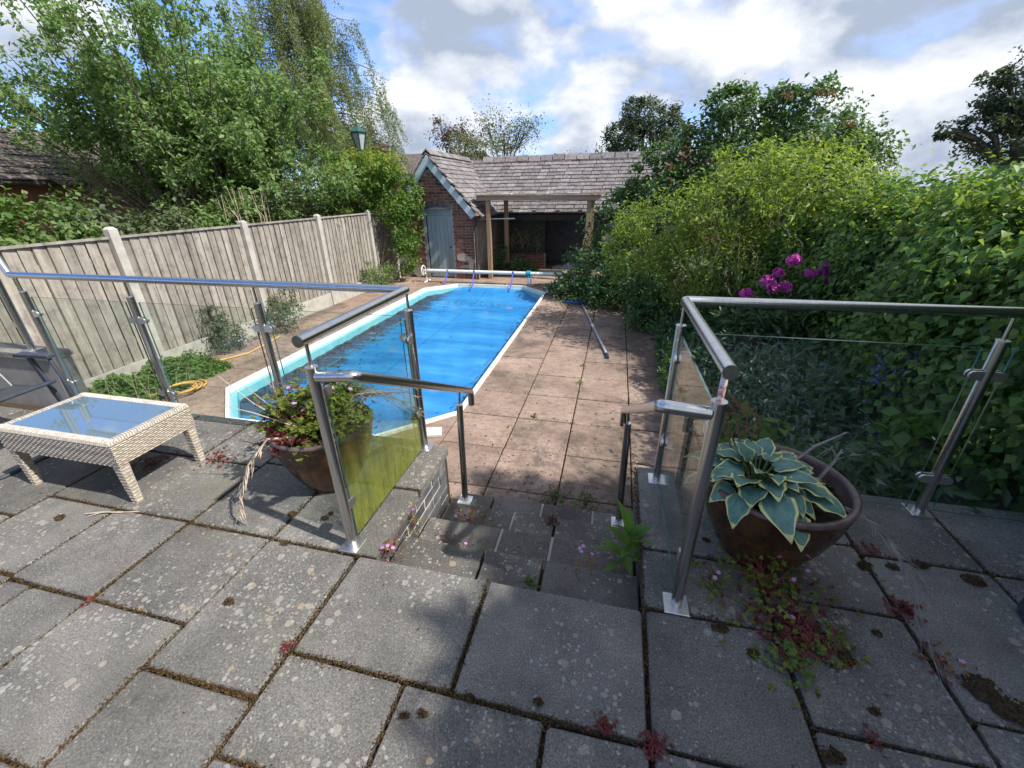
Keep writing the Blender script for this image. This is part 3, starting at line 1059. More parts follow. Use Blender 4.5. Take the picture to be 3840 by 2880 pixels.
oo, oi = octa(0), octa(.042)
for i in range(8):
    j = (i + 1) % 8
    g = .003
    mb = MB()
    mb.prism([oo[i], oo[j], oi[j], oi[i]], DECK - .05, DECK + .03, .006)
    mb.build('rim', MAT['coping'], pool)
ow, ow2 = octa(.036), octa(.11)
for i in range(8):
    j = (i + 1) % 8
    mb = MB()
    mb.prism([ow[i], ow[j], ow2[j], ow2[i]], DECK - 1.2, DECK - .052)
    lw = mb.build('liner_wall', MAT['liner'], pool)
mb = MB()
mb.poly([(x, y, DECK - .26) for x, y in octa(.112)])
mb.build('water', MAT['water'], pool)
# floating cover: clipped grid with ripples
oc = octa(.115)
NX, NY = 70, 150
cv = MB()
idx = {}


def inside(x, y):
    for i in range(8):
        a, b_ = oc[i], oc[(i + 1) % 8]
        if (b_[0] - a[0]) * (y - a[1]) - (b_[1] - a[1]) * (x - a[0]) < -1e-6:
            return False
    return True


def clampin(x, y):
    for i in range(8):
        a, b_ = oc[i], oc[(i + 1) % 8]
        ex, ey = b_[0] - a[0], b_[1] - a[1]
        l = math.hypot(ex, ey)
        d = (ex * (y - a[1]) - ey * (x - a[0])) / l
        if d < 0:
            x += -ey / l * -d
            y += ex / l * -d
    return x, y


x0c, x1c, y0c, y1c = PX0 + .115, PX1 - .115, PY0 + .115, PY1 - .115
for i in range(NX + 1):
    for j in range(NY + 1):
        x = x0c + (x1c - x0c) * i / NX
        y = y0c + (y1c - y0c) * j / NY
        xx, yy = clampin(x, y)
        rp = .005 * sin(yy * 11 + 1.3 * sin(xx * 2.1) + .6 * xx) + .006 * sin(yy * 23 + xx * 3.1 + 2 * sin(yy * 1.3)) + .004 * sin(xx * 17 + yy * 5)
        z = DECK - .16 + rp
        cx = abs(xx - (PX0 + PX1) / 2)
        up = max(0, (yy - 10.05) / .55)
        z += .13 * min(1, up) ** 1.5 * max(0, 1 - (cx / 1.25) ** 4)
        wr = math.exp(-((yy - 9.35 - .5 * (xx + 2.2)) / .10) ** 2) * (1 if xx > -2.5 else 0)
        z += .035 * wr
        idx[i, j] = len(cv.v)
        cv.v.append((xx, yy, z))
for i in range(NX):
    for j in range(NY):
        cv.face((idx[i, j], idx[i + 1, j], idx[i + 1, j + 1], idx[i, j + 1]))
tag(cv.build('pool_cover', MAT['cover'], None, True, 3.0), 'bright blue floating pool cover with dirt along its left edge', 'pool cover')
# debris on the cover
k = 2600
sx_ = -4.58 + RNG.exponential(.25, k)
yy_ = RNG.uniform(3.9, 10, k)
sx_ = -4.58 + (sx_ + 4.58) * (.35 + 1.5 * (np.sin(yy_ * 9.0) * np.sin(yy_ * 3.1 + 1) > .1))
P = np.stack([sx_, yy_, np.full(k, DECK - .147)], 1)
e2 = RNG.random(k) < .12
P[e2, 0] = RNG.uniform(-3.9, -1.75, e2.sum())
P[e2, 1] = RNG.choice([9.3, 9.5, 3.8, 3.6], e2.sum()) + RNG.normal(size=e2.sum()) * .12
e3 = RNG.random(k) < .08
P[e3, 0] = -1.75 - RNG.exponential(.06, e3.sum())
P[:, 0] = np.clip(P[:, 0], -4.58, -1.72)
kp = np.array([inside(x, y) for x, y in P[:, :2]])
P = P[kp]
k = len(P)
me = leaf_mesh('leaf_debris', P, norm(RNG.normal(size=(k, 3)) * .3 + np.array([0, 0, 1])), RNG.normal(size=(k, 3)), .015 + .03 * RNG.random(k), .55, .1, MAT['l_dead'])
tag(put('leaf_debris', me), 'wet dead leaves lying on the blue pool cover', None, kind='stuff')

# cover reel
reel = thing('cover_reel', 'pale roller tube of the pool cover on stands at the far end', 'pool reel', (-5.1, 11.0, DECK))
mb = MB()
mb.tube([(-5.02, 11, -.37), (-.9, 11, -.385)], .048, 14)
mb.build('roller_tube', MAT['reeltube'], reel, True)
mb = MB()
ring = [(-5.14, 11 + .13 * cos(t), -.37 + .13 * sin(t)) for t in np.linspace(0, 2 * pi, 25)]
mb.tube(ring, .018, 8, False)
for t in (0, 2.1, 4.2):
    mb.tube([(-5.14, 11, -.37), (-5.14, 11 + .13 * cos(t), -.37 + .13 * sin(t))], .010, 6)
mb.tube([(-5.16, 11, -.37), (-5.02, 11, -.37)], .02, 8)
mb.build('hand_wheel', MAT['reeltube'], reel, True)
for x in (-5.06, -1.0):
    mb = MB()
    mb.tube([(x, 11, -.37), (x, 11, DECK + .03)], .022, 8)
    mb.tube([(x, 10.8, DECK + .02), (x, 11.2, DECK + .02)], .02, 8)
    mb.build('stand', MAT['white'], reel, True)
for x, xe, ye in ((-4.42, -4.38, 10.62), (-3.66, -3.6, 10.62), (-2.58, -2.56, 10.62), (-1.27, -1.62, 10.35)):
    mb = MB()
    mb.bar((x, 10.96, -.33), (x + .01, 10.95, -.42), .05, .004, (0, 1, 0))
    mb.bar((x, 10.95, -.40), (xe, ye, DECK + .045), .032, .004, (0, .3, 1))
    mb.bar((xe, ye + .01, DECK + .044), (xe, ye - .22, DECK - .05), .032, .004, (0, .3, 1))
    mb.tube([(x + .0, 11 + .05 * cos(t), -.372 + .05 * sin(t)) for t in np.linspace(0, 2 * pi, 13)], .006, 5, False)
    mb.build('strap', MAT['strap'], reel)
rp_ = MB()
for q in range(7):
    x = -2.22 + q * .018
    rp_.tube([(x + random.uniform(-.01, .01), 11 + .058 * cos(t), -.375 + .062 * sin(t)) for t in np.linspace(0, 2 * pi, 13)], .010, 5, False)
for x in (-2.17, -2.10):
    rp_.tube([(x, 10.95, -.42), (x + .01, 10.93, -.52), (x + .005, 10.93, DECK + .02)], .012, 5)
rp_.tube([(-2.28, 10.9, DECK + .012), (-2.15, 10.86, DECK + .012), (-2.0, 10.92, DECK + .012)], .011, 5)
tag(rp_.build('rope', MAT['rope'], None, True), 'turquoise rope wound on the pale roller tube', 'rope')

mb = MB()
mb.obox((-1.70, 3.44, DECK + .016), (.10, .03, 0), (-.03, .075, 0), (0, 0, .012))
tag(mb.build('skimmer_lid', MAT['white_tile']), 'chalky white rectangular lid on the deck beside the near pool corner', 'lid')
mb = MB()
mb.obox((-4.78, 3.02, DECK + .02), (.16, 0, 0), (0, .07, 0), (0, 0, .015))
tag(mb.build('skimmer_lid', MAT['white_tile']), 'white lid seen beyond the terrace edge behind the wicker table', 'lid')

# skimming net and pole
net = thing('pool_net', 'long pole with a flat blue net head lying on the deck', 'pool net', (-.3, 7.6, DECK))
mb = MB()
mb.tube([(-.60, 9.1, DECK + .03), (-.28, 7.5, DECK + .025)], .016, 8)
mb.tube([(-.28, 7.5, DECK + .025), (0.0, 6.1, DECK + .025)], .019, 8)
mb.build('pole', MAT['poleblue'], net, True)
mb = MB()
mb.tube([(0.0, 6.1, DECK + .025), (.025, 5.93, DECK + .025)], .022, 8)
mb.build('grip', MAT['navy'], net, True)
mb = MB()
mb.tube([(-.30, 7.58, DECK + .025), (-.265, 7.42, DECK + .025)], .027, 8)
mb.build('collar', MAT['white'], net, True)
mb = MB()
mb.tube([(-.64, 9.12, DECK + .03), (-1.02, 9.24, DECK + .03), (-1.04, 9.5, DECK + .03), (-.62, 9.52, DECK + .03), (-.58, 9.12, DECK + .03)], .022, 6)
mb.poly([(-.62, 9.14, DECK + .018), (-.6, 9.5, DECK + .018), (-1.02, 9.48, DECK + .018), (-1.0, 9.25, DECK + .018)])
mb.build('net_head', MAT['netblue'], net)

# ================================================================== FENCE
FX = -6.17
fence = thing('fence', 'weathered grey board fence between concrete posts', 'fence', (FX, 6, DECK))
py = [.3, 2.33, 4.24, 6.28, 8.24, 10.22, 11.42]
for i, y in enumerate(py):
    mb = MB()
    h = 1.22 if i < 6 else 1.1
    if y == 4.24:
        h = 1.27
    pr = [(FX - .02, y - .055), (FX + .075, y - .055), (FX + .075, y + .055), (FX - .02, y + .055)]
    mb.prism(pr, DECK - .1, h, .03)
    mb.build('post', MAT['concrete'], fence)
for a, b_ in zip(py[:-1], py[1:]):
    y0, y1 = a + .058, b_ - .058
    n = max(6, round((y1 - y0) / .132))
    top0 = 1.13 if b_ < 11 else 1.12
    top1 = 1.13 if b_ < 11 else 1.02
    w = (y1 - y0) / n
    for k in range(n):
        t0 = top0 + (top1 - top0) * k / n
        ya = y0 + w * k
        tl = random.uniform(-.006, .006)
        mb = MB()
        xa, xb = FX + .012, FX + .034     # feather edge: thick side laps over the thin one
        pts = [(FX - .012, ya + .004), (FX + .018, ya + .003 + tl), (FX + .004, ya + w - .006 + tl), (FX - .012, ya + w - .006)]
        mb.prism(pts, DECK + .27, t0 + random.uniform(-.006, .003))
        mb.build('board', MAT['fence'], fence)
    mb = MB()
    mb.box(FX - .05, FX - .012, y0, y1, DECK + .5, DECK + .58)
    mb.box(FX - .05, FX - .012, y0, y1, .85, .93)
    mb.build('rail', MAT['fence'], fence)
    mb = MB()
    mb.bar((FX + .012, y0, top0 + .012), (FX + .012, y1, top1 + .012), .06, .026)
    mb.build('capping_rail', MAT['fence'], fence)
    mb = MB()
    mb.box(FX - .005, FX + .045, y0, y1, DECK - .1, DECK + .265)
    mb.build('gravel_board', MAT['concrete'], fence)

# low rendered wall at the left end of the terrace
lw = thing('low_wall', 'low grey rendered wall with a worn slab top behind the dark chair', 'wall', (-5, 2.25, 0))
mb = MB()
mb.box(-6.08, -4.37, 2.205, 2.35, -.9, .41)
mb.build('render', MAT['wall'], lw)
x = -6.08
while x < -4.4:
    mb = MB()
    mb.prism([(x + .006, 2.185), (min(x + .6, -4.35) - .006, 2.185), (min(x + .6, -4.35) - .006, 2.37), (x + .006, 2.37)], .412, .46, .006, .001)
    mb.build('coping_slab', MAT['walltop'], lw)
    x += .6

# ================================================================== GLASS RAILINGS
RR, PR = .0235, .0235


def fillet(pts, r, n=5):
    pts = [Vector(p) for p in pts]
    out = [pts[0]]
    for i in range(1, len(pts) - 1):
        a, p, b_ = pts[i - 1], pts[i], pts[i + 1]
        r1 = min(r, (a - p).length * .45, (b_ - p).length * .45)
        u, w = p + (a - p).normalized() * r1, p + (b_ - p).normalized() * r1
        for k in range(n + 1):
            t = k / n
            out.append(u * (1 - t) ** 2 + p * 2 * t * (1 - t) + w * t * t)
    out.append(pts[-1])
    return out


def post(root, x, y, z0=0.0, h=.965, stub=True, clamps=(), sticker=False):
    mb = MB()
    mb.tube([(x, y, z0 + .006), (x, y, z0 + h)], PR, 18)
    p = mb.build('post', MAT['steel'], root, True)
    mb = MB()
    mb.prism([(x - .05, y - .05), (x + .05, y - .05), (x + .05, y + .05), (x - .05, y + .05)], z0 - .004, z0 + .010, .002)
    mb.build('base_plate', MAT['steelplate'], p)
    mb = MB()
    mb.tube([(x, y, z0 + h), (x, y, z0 + h + .004)], PR + .002, 18)
    mb.build('post_cap', MAT['steelplate'], p, True)
    if stub:
        mb = MB()
        mb.tube([(x, y, z0 + h), (x, y, z0 + h + .105)], .0075 if not sticker else .011, 10)
        mb.build('stub_rod', MAT['sticker' if sticker else 'steel'], p, True)
    for (dx, dy, zc) in clamps:
        mb = MB()
        d = Vector((dx, dy, 0))
        s_ = Vector((-dy, dx, 0))
        c = Vector((x, y, z0 + zc))
        # D-shaped jaw: straight near the post, round at the tip
        out = []
        for t in np.linspace(-pi / 2, pi / 2, 9):
            out.append((.052 + .022 * cos(t), .022 * sin(t)))
        prof = [(.015, -.022)] + out + [(.015, .022)]
        for k in (-1, 1):
            b0 = len(mb.v)
            for tt in (.006, .017):
                for u, w in prof:
                    q = c + d * u + s_ * (k * tt) + Vector((0, 0, w))
                    mb.v.append(tuple(q))
            n = len(prof)
            for i in range(n):
                j = (i + 1) % n
                mb.face((b0 + i, b0 + j, b0 + n + j, b0 + n + i))
            mb.face(range(b0, b0 + n))
            mb.face(range(b0 + 2 * n - 1, b0 + n - 1, -1))
        mb.build('glass_clamp', MAT['steelplate'], p)
    return p


def pane(root, p, q, z0, z1, mat='glass'):
    p, q = Vector((*p, 0)), Vector((*q, 0))
    d = (q - p).normalized()
    s_ = Vector((-d.y, d.x, 0)) * .005
    mb = MB()
    c = (p + q) / 2 + Vector((0, 0, (z0 + z1) / 2))
    mb.obox(c, (q - p) / 2, s_, (0, 0, (z1 - z0) / 2))
    o = mb.build('glass_panel', [MAT[mat], MAT['glassedge']], root)
    big = []
    for pl in o.data.polygons:
        big.append(0 if abs(pl.normal.dot(s_.normalized())) > .9 else 1)
    o.data.polygons.foreach_set('material_index', big)
    return o


rl = thing('glass_railing', 'steel and glass railing along the left terrace edge with algae on its stair panel', 'railing', (-1.16, 2.22, 0))
CL, CZ = (-1, 0), (.80, .22)
both = [(-1, 0, .80), (1, 0, .80), (-1, 0, .22), (1, 0, .22)]
post(rl, -4.31, 2.22, clamps=[(1, 0, .80), (1, 0, .22)])
post(rl, -3.275, 2.22, clamps=both)
post(rl, -2.22, 2.22, clamps=both)
post(rl, -1.162, 2.225, clamps=[(-1, 0, .80), (-1, 0, .22), (0, -1, .80), (0, -1, .30)])
post(rl, -1.156, 1.335, clamps=[(0, 1, .84), (0, 1, .24)])
post(rl, -4.62, 2.265, z0=.462, h=1.0, clamps=[(-1, 0, .80), (-1, 0, .22)])
post(rl, -5.6, 2.265, z0=.462, h=1.0, clamps=[(1, 0, .80), (1, 0, .22)])
mb = MB()
mb.tube(fillet([(-6.0, 2.265, 1.56), (-4.6, 2.265, 1.56), (-4.36, 2.22, 1.09), (-1.159, 2.222, 1.09), (-1.150, 1.29, 1.09)], .016, 3), RR, 18)
mb.build('handrail', MAT['steel'], rl, True, .6)
mb = MB()
mb.tube([(-1.150, 1.289, 1.09), (-1.150, 1.284, 1.09)], RR + .0008, 18)
mb.build('end_cap', MAT['endcap'], rl, True)
for x0, x1 in ((-4.25, -3.335), (-3.215, -2.28), (-2.16, -1.222)):
    pane(rl, (x0, 2.222), (x1, 2.222), .045, .93)
pane(rl, (-5.54, 2.265), (-4.68, 2.265), .51, 1.40)
pane(rl, (-1.157, 1.385), (-1.161, 2.165), .03, .93, 'algae')
mb = MB()
mb.tube(fillet([(-1.138, 1.335, .925), (-.970, 1.335, .942), (-.934, 2.58, .294), (-.934, 2.585, .18)], .03), RR, 18)
mb.build('stair_rail', MAT['steel'], rl, True, .6)
mb = MB()
mb.tube([(-.964, 2.392, -.556), (-.952, 2.392, .275)], PR, 18)
p = mb.build('post', MAT['steel'], rl, True)
mb = MB()
mb.tube([(-.952, 2.392, .275), (-.945, 2.392, .375)], .007, 8)
mb.build('stub_rod', MAT['steel'], p, True)
mb = MB()
mb.prism([(-1.014, 2.342), (-.914, 2.342), (-.914, 2.442), (-1.014, 2.442)], -.558, -.548, .002)
mb.build('base_plate', MAT['white'], p)

rr_ = thing('glass_railing', 'steel and glass railing along the right terrace edge beside the hosta pot', 'railing', (.37, 2.2, 0))
post(rr_, .372, 1.335, clamps=[(0, 1, .84), (0, 1, .24)], sticker=True)
post(rr_, .358, 2.195, clamps=[(1, 0, .80), (1, 0, .22), (0, -1, .80), (0, -1, .30)])
post(rr_, 1.70, 2.205, clamps=both)
post(rr_, 2.95, 2.205, clamps=both)
mb = MB()
mb.tube(fillet([(.372, 1.29, 1.09), (.360, 2.215, 1.09), (4.0, 2.235, 1.09)], .016, 3), RR, 18)
mb.build('handrail', MAT['steel'], rr_, True, .6)
mb = MB()
mb.tube([(.372, 1.289, 1.09), (.372, 1.284, 1.09)], RR + .0008, 18)
mb.build('end_cap', MAT['endcap'], rr_, True)
pane(rr_, (.42, 2.20), (1.64, 2.207), .02, .93)
pane(rr_, (1.76, 2.207), (2.89, 2.207), .02, .93)
pane(rr_, (.370, 1.39), (.360, 2.135), .03, .93)
mb = MB()
mb.tube(fillet([(.352, 1.335, .922), (.194, 1.335, .932), (.146, 2.56, .262), (.146, 2.565, .145)], .03), RR, 18)
mb.build('stair_rail', MAT['steel'], rr_, True, .6)
mb = MB()
mb.tube([(.182, 2.394, -.556), (.166, 2.394, .262)], PR, 18)
p = mb.build('post', MAT['steel'], rr_, True)
mb = MB()
mb.tube([(.166, 2.394, .262), (.158, 2.394, .335)], .007, 8)
mb.build('stub_rod', MAT['steel'], p, True)
mb = MB()
mb.prism([(.132, 2.344), (.232, 2.344), (.232, 2.444), (.132, 2.444)], -.558, -.548, .002)
mb.build('base_plate', MAT['white'], p)

# ================================================================== WICKER TABLE
tb = thing('wicker_table', 'low beige wicker side table with a reflecting glass top', 'table', (-2.96, 1.575, 0))
TX0, TX1, TY0, TY1, TZ = -3.385, -2.535, 1.335, 1.80, .41


def weave(name, p, q, z0, z1, nrm, pitch=.0112):
    """horizontal strands going over and under the stakes"""
    p, q, nrm = Vector(p), Vector(q), Vector(nrm)
    L = (q - p).length
    rows = int((z1 - z0) / pitch)
    seg = max(4, int(L / .009))
    mb = MB()
    for r in range(rows):
        zc = z0 + (r + .5) * (z1 - z0) / rows
        b0 = len(mb.v)
        hh = (z1 - z0) / rows * .5
        for s_ in range(seg + 1):
            t = s_ / seg
            wv_ = cos(pi * s_ * .5 + (pi if r % 2 else 0)) * .0022
            c = p.lerp(q, t) + nrm * wv_ + Vector((0, 0, zc))
            for dz_, dn_ in ((-hh * .95, -.003), (-hh * .5, .0035), (hh * .5, .0035), (hh * .95, -.003)):
                mb.v.append(tuple(c + nrm * dn_ + Vector((0, 0, dz_))))
        for s_ in range(seg):
            for k in range(3):
                a = b0 + s_ * 4 + k
                mb.face((a, a + 4, a + 5, a + 1))
    o = mb.build(name, MAT['wicker'], tb, True, 1.2)
    return tag(o, kind='stuff')


AZ = .262
for p, q, n_ in (((TX0, TY0), (TX1, TY0), (0, -1, 0)), ((TX1, TY0), (TX1, TY1), (1, 0, 0)), ((TX1, TY1), (TX0, TY1), (0, 1, 0)), ((TX0, TY1), (TX0, TY0), (-1, 0, 0))):
    weave('woven_apron', (*p, 0), (*q, 0), AZ, TZ - .012, n_)
mb = MB()
mb.box(TX0 + .006, TX1 - .006, TY0 + .006, TY1 - .006, AZ + .006, TZ - .03)
mb.build('frame', MAT['darkwood'], tb)
# braided border round the glass
mb = MB()
BW = .045
for p, q in (((TX0, TY0), (TX1, TY0)), ((TX1, TY0), (TX1, TY1)), ((TX1, TY1), (TX0, TY1)), ((TX0, TY1), (TX0, TY0))):
    p, q = Vector((*p, TZ)), Vector((*q, TZ))
    d = (q - p).normalized()
    inn = Vector((-d.y, d.x, 0))
    L = (q - p).length
    n = int(L / .014)
    for i in range(n):
        a = p + d * (L * (i + .5) / n)
        c = a + inn * BW * .5
        mb.tube([c - inn * BW * .52 - Vector((0, 0, .014)) - d * .004, c - inn * BW * .40 + Vector((0, 0, .001)), c + Vector((0, 0, .006)) + d * .002, c + inn * BW * .45 + d * .004 + Vector((0, 0, -.001))], .0068, 5)
tag(mb.build('woven_border', MAT['wickerlight'], tb, True), kind='stuff')
mb = MB()
mb.prism([(TX0 + .042, TY0 + .042), (TX1 - .042, TY0 + .042), (TX1 - .042, TY1 - .042), (TX0 + .042, TY1 - .042)], TZ - .016, TZ + .003, .001)
mb.build('glass_top', MAT['tableglass'], tb)
for sx_, sy_ in ((0, 0), (1, 0), (1, 1), (0, 1)):
    x = TX0 + .028 if sx_ == 0 else TX1 - .028
    y = TY0 + .028 if sy_ == 0 else TY1 - .028
    mb = MB()
    n = 24
    for r in range(n):
        za, zb = AZ * r / n, AZ * (r + 1) / n
        hw = .0175 + .007 * (r / n) + (.0026 if r % 2 else 0)
        hw2 = .0175 + .007 * (r / n) + (.0026 if not r % 2 else 0)
        mb.prism([(x - hw, y - hw2), (x + hw, y - hw2), (x + hw, y + hw2), (x - hw, y + hw2)], za + .0004, zb - .0004, .0035)
    mb.build('leg', MAT['wicker'], tb)


# ================================================================== SLING CHAIRS
def sling_chair(loc, rz, label):
    """chair in its own axes: seat front edge towards +x, width along y"""
    t = thing('sling_chair', label, 'chair', (0, 0, 0), 'charcoal sling chairs at the ends of the terrace')
    W2 = .27
    mb = MB()
    for s_ in (-1, 1):
        mb.tube([(-.46, s_ * W2, .37), (-.2, s_ * W2, .38), (0.0, s_ * W2, .435)], .0125, 8)
    mb.tube([(0, -W2, .435), (0, W2, .435)], .0125, 8)
    mb.build('seat_frame', MAT['darkmetal'], t, True)
    mb = MB()
    n = 8
    for i in range(n + 1):
        u = i / n
        x = -.46 + .46 * u
        z = .37 + (.01 * min(u / .56, 1)) + max(0, u - .56) / .44 * .055
        for j in range(7):
            v = -1 + j / 3
            mb.v.append((x, v * (W2 - .008), z + .006 - .018 * (1 - v * v)))
    for i in range(n):
        for j in range(6):
            a = i * 7 + j
            mb.face((a, a + 1, a + 8, a + 7))
    mb.build('sling_seat', MAT['sling'], t, True)
    mb = MB()
    for s_ in (-1, 1):
        mb.tube([(-.40, s_ * W2 * .98, .37), (-.78, s_ * W2 * .98, 1.02)], .0125, 8)
    mb.tube([(-.78, -W2 * .98, 1.02), (-.78, W2 * .98, 1.02)], .0125, 8)
    mb.build('back_frame', MAT['darkmetal'], t, True)
    mb = MB()
    mb.obox((-.59, 0, .70), (.19, 0, -.325), (0, W2 * .95, 0), (.003, 0, .0017))
    mb.build('sling_back', MAT['sling'], t)
    for s_ in (-1, 1):
        mb = MB()
        mb.prism([(-.26, s_ * .30 - .028), (.03, s_ * .30 - .028), (.03, s_ * .30 + .028), (-.26, s_ * .30 + .028)], .60, .622, .004)
        mb.build('armrest', MAT['darkmetal'], t)
        mb = MB()
        mb.tube([(.0, s_ * .30, .60), (.05, s_ * .29, .43), (.10, s_ * .29, .05), (.09, s_ * .29, .016)], .0125, 8)
        mb.build('leg', MAT['darkmetal'], t, True)
        mb = MB()
        mb.bar((-.16, s_ * .295, .60), (-.02, s_ * .295, .016), .02, .032, (1, 0, 0))
        mb.build('leg', MAT['darkmetal'], t)
    mb = MB()
    mb.tube([(-.5, -.29, .014), (.06, -.29, .014), (.09, -.27, .014), (.10, -.23, .014), (.10, .23, .014), (.09, .27, .014), (.06, .29, .014), (-.5, .29, .014)], .0125, 8)
    mb.build('foot_loop', MAT['darkmetal'], t, True)
    t.location = loc
    t.rotation_euler = (0, 0, rz)
    return t


sling_chair((-3.74, 1.60, 0), rad(4), 'charcoal sling armchair behind the wicker table at the left edge')
sling_chair((1.815, 1.30, 0), rad(180), 'charcoal chair whose curved foot shows at the right edge')

# ================================================================== POTS
PROF = [(.0, 0.0), (.44, 0.0), (.52, .03), (.66, .2), (.80, .42), (.92, .68), (.975, .86), (1.0, .97), (1.0, 1.0), (.97, 1.015), (.91, 1.0), (.90, .95), (.86, .80)]


def pot(name, c, R_, H_, label):
    t = thing(name, label, 'plant pot', (c[0], c[1], 0), 'large brown glazed pots at the two sides of the steps')
    mb = MB()
    mb.lathe([(r * R_, z * H_) for r, z in PROF[:8]], (c[0], c[1], .004), 56)
    mb.build('bowl', MAT['glaze'], t, True, 1.2)
    mb = MB()
    mb.lathe([(r * R_ + .0004, z * H_) for r, z in PROF[7:]], (c[0], c[1], .004), 56)
    mb.build('lip', MAT['glazerim'], t, True, 1.2)
    mb = MB()
    n = 40
    b0 = len(mb.v)
    mb.v.append((c[0], c[1], H_ * .88))
    for j in range(n):
        mb.v.append((c[0] + R_ * .87 * cos(2 * pi * j / n), c[1] + R_ * .87 * sin(2 * pi * j / n), H_ * .83 + random.uniform(-.008, .008)))
    for j in range(n):
        mb.face((b0, b0 + 1 + j, b0 + 1 + (j + 1) % n))
    mb.build('compost', MAT['soil'], t)
    return t


PL, PRt = (-1.57, 1.79), (.78, 1.74)
pot('plant_pot', PL, .285, .40, 'brown glazed bowl pot left of the steps holding a flowering herb')
pot('plant_pot', PRt, .305, .42, 'dark brown glazed bowl pot right of the steps holding a hosta')

# ---- hosta
hs = thing('hosta', 'blue green hosta with cream edged leaves in the right pot', 'plant', (PRt[0] - .085, PRt[1] - .03, .35))


def hosta_leaf(Lf, Wf, bend, cup):
    mb = MB()
    nu = 9
    mg = .80 + .10 * random.random()
    cols = (-1.0, -mg, -.56, -.28, 0, .28, .56, mg + random.uniform(-.05, .03), 1.0)
    for i in range(nu + 1):
        u = i / nu
        w = Wf * (math.sin(pi * min(1, u ** .62)) ** .85) * .5 if 0 < u < 1 else .001
        if u < .12:
            w = max(w, Wf * .18)
        for cc in cols:
            y = u * Lf
            zc = -bend * u * u * Lf + cup * (abs(cc) ** 1.5) * w + .006 * sin(u * 14 + cc * 3) * abs(cc)
            mb.v.append(((cc * w) * (1 + (.05 * sin(u * 17 + Wf * 300 + cc) if abs(cc) > .8 else 0)), y, zc + .0022 * cos(cc * 9.4)))
    nc = len(cols)
    for i in range(nu):
        for j in range(nc - 1):
            a = i * nc + j
            mb.cur = 1 if (j in (0, nc - 2) or i >= nu - 1) else 0
            mb.face((a, a + 1, a + nc + 1, a + nc))
    return mb.mesh('leaf', [MAT['hosta'], MAT['hostaedge']], (0, 0, 0), True, 3.0)


hm = [hosta_leaf(.155, .125, .6, .12), hosta_leaf(.135, .13, .3, .3), hosta_leaf(.15, .135, .25, .18), hosta_leaf(.14, .12, .42, .24), hosta_leaf(.125, .115, .12, .28), hosta_leaf(.165, .125, .5, .16)]
stalk = MB()
nl = 46
for i in range(nl):
    a = i * 2.399963 + random.uniform(-.2, .2)
    ring = i / nl
    el = rad(42 - 50 * ring ** .8 + random.uniform(-14, 14))
    r0 = .05 + .15 * ring
    px, pyy = cos(a) * r0, sin(a) * r0
    pz = .09 + .06 * (1 - ring) + random.uniform(-.02, .02)
    if PRt[1] + pyy > PRt[1] + .21:
        pz += .02
    q = Matrix.Rotation(a - pi / 2, 4, 'Z') @ Matrix.Rotation(el, 4, 'X') @ Matrix.Rotation(random.uniform(-.4, .4), 4, 'Y')
    s_ = random.uniform(.75, 1.08) * (.85 + .2 * ring)
    o = put('leaf', hm[i % 6], hs, (px, pyy, pz), q.to_euler(), (s_, s_, s_))
    stalk.tube([(hs.location.x + px * .2, hs.location.y + pyy * .2, .34), (hs.location.x + px * .6, hs.location.y + pyy * .6, .36 + pz * .7), (hs.location.x + px, hs.location.y + pyy, .36 + pz)], .004, 5)
stalk.build('stalks', MAT['stemgreen'], hs, True)


# ---- dead stems and fronds
def frond(mb, pts, r, n, ll, droop=.6, start=.25, w=.1):
    """dry pinnate stem: central rib with curled leaflets"""
    pts = [Vector(p) for p in pts]
    mb.tube(pts, [r * (1 - .7 * i / (len(pts) - 1)) for i in range(len(pts))], 5)
    for i in range(n):
        t = start + (1 - start) * i / n
        f = t * (len(pts) - 1)
        k = min(int(f), len(pts) - 2)
        p = pts[k].lerp(pts[k + 1], f - k)
        d = (pts[k + 1] - pts[k]).normalized()
        for s_ in (-1, 1):
            sd_ = d.cross(Vector((0, 0, 1)))
            if sd_.length < .1:
                sd_ = Vector((1, 0, 0))
            sd_ = (sd_.normalized() * s_ + d * .8 + Vector([random.uniform(-.4, .4) for _ in range(3)])).normalized()
            l = ll * random.uniform(.6, 1.2) * (1 - .45 * t)
            e1 = p + sd_ * l * .5 - Vector((0, 0, droop * l * .2))
            e2 = p + sd_ * l * .8 + d * l * .25 - Vector((0, 0, droop * l * .7))
            mb.tube([p, e1, e2], [w * .04, w * .05, .0008], 4)


mb = MB()
frond(mb, [(-1.62, 1.62, .40), (-1.69, 1.52, .44), (-1.76, 1.43, .33), (-1.80, 1.36, .17), (-1.80, 1.32, .05)], .006, 17, .085, .5, .3, .075)
tag(mb.build('dead_frond', MAT['dry'], None, True), 'pale dead frond hanging down over the left pot', 'dead frond')
mb = MB()
for q in range(9):
    a = random.uniform(-.12, .12)
    e = Vector((-1.22 + random.uniform(-.05, .22), 2.05 + random.uniform(-.05, .3), .40 + random.uniform(-.08, .08)))
    frond(mb, [(-1.46, 1.80, .42), (-1.38 + a, 1.86, .56 + a * .3), (-1.27 + a, 1.95, .56), e], .004, 8, .07, .8, .35, .04)
tag(mb.build('dead_flower_stems', MAT['drygrey'], None, True), 'grey dried flower stems arching from the left pot behind the glass', 'dead stems')
mb = MB()
for e in ((-2.12, 1.72, .68), (-2.06, 1.80, .60), (-1.98, 1.55, .60)):
    mb.tube([(-1.62, 1.66, .44), ((-1.62 + e[0]) / 2, (1.66 + e[1]) / 2 - .02, .55), e], [.004, .003, .0015], 5)
mb.tube([(-1.98, 1.95, .30), (-2.0, 1.95, .52), (-1.99, 1.96, .7)], [.004, .004, .002], 5)
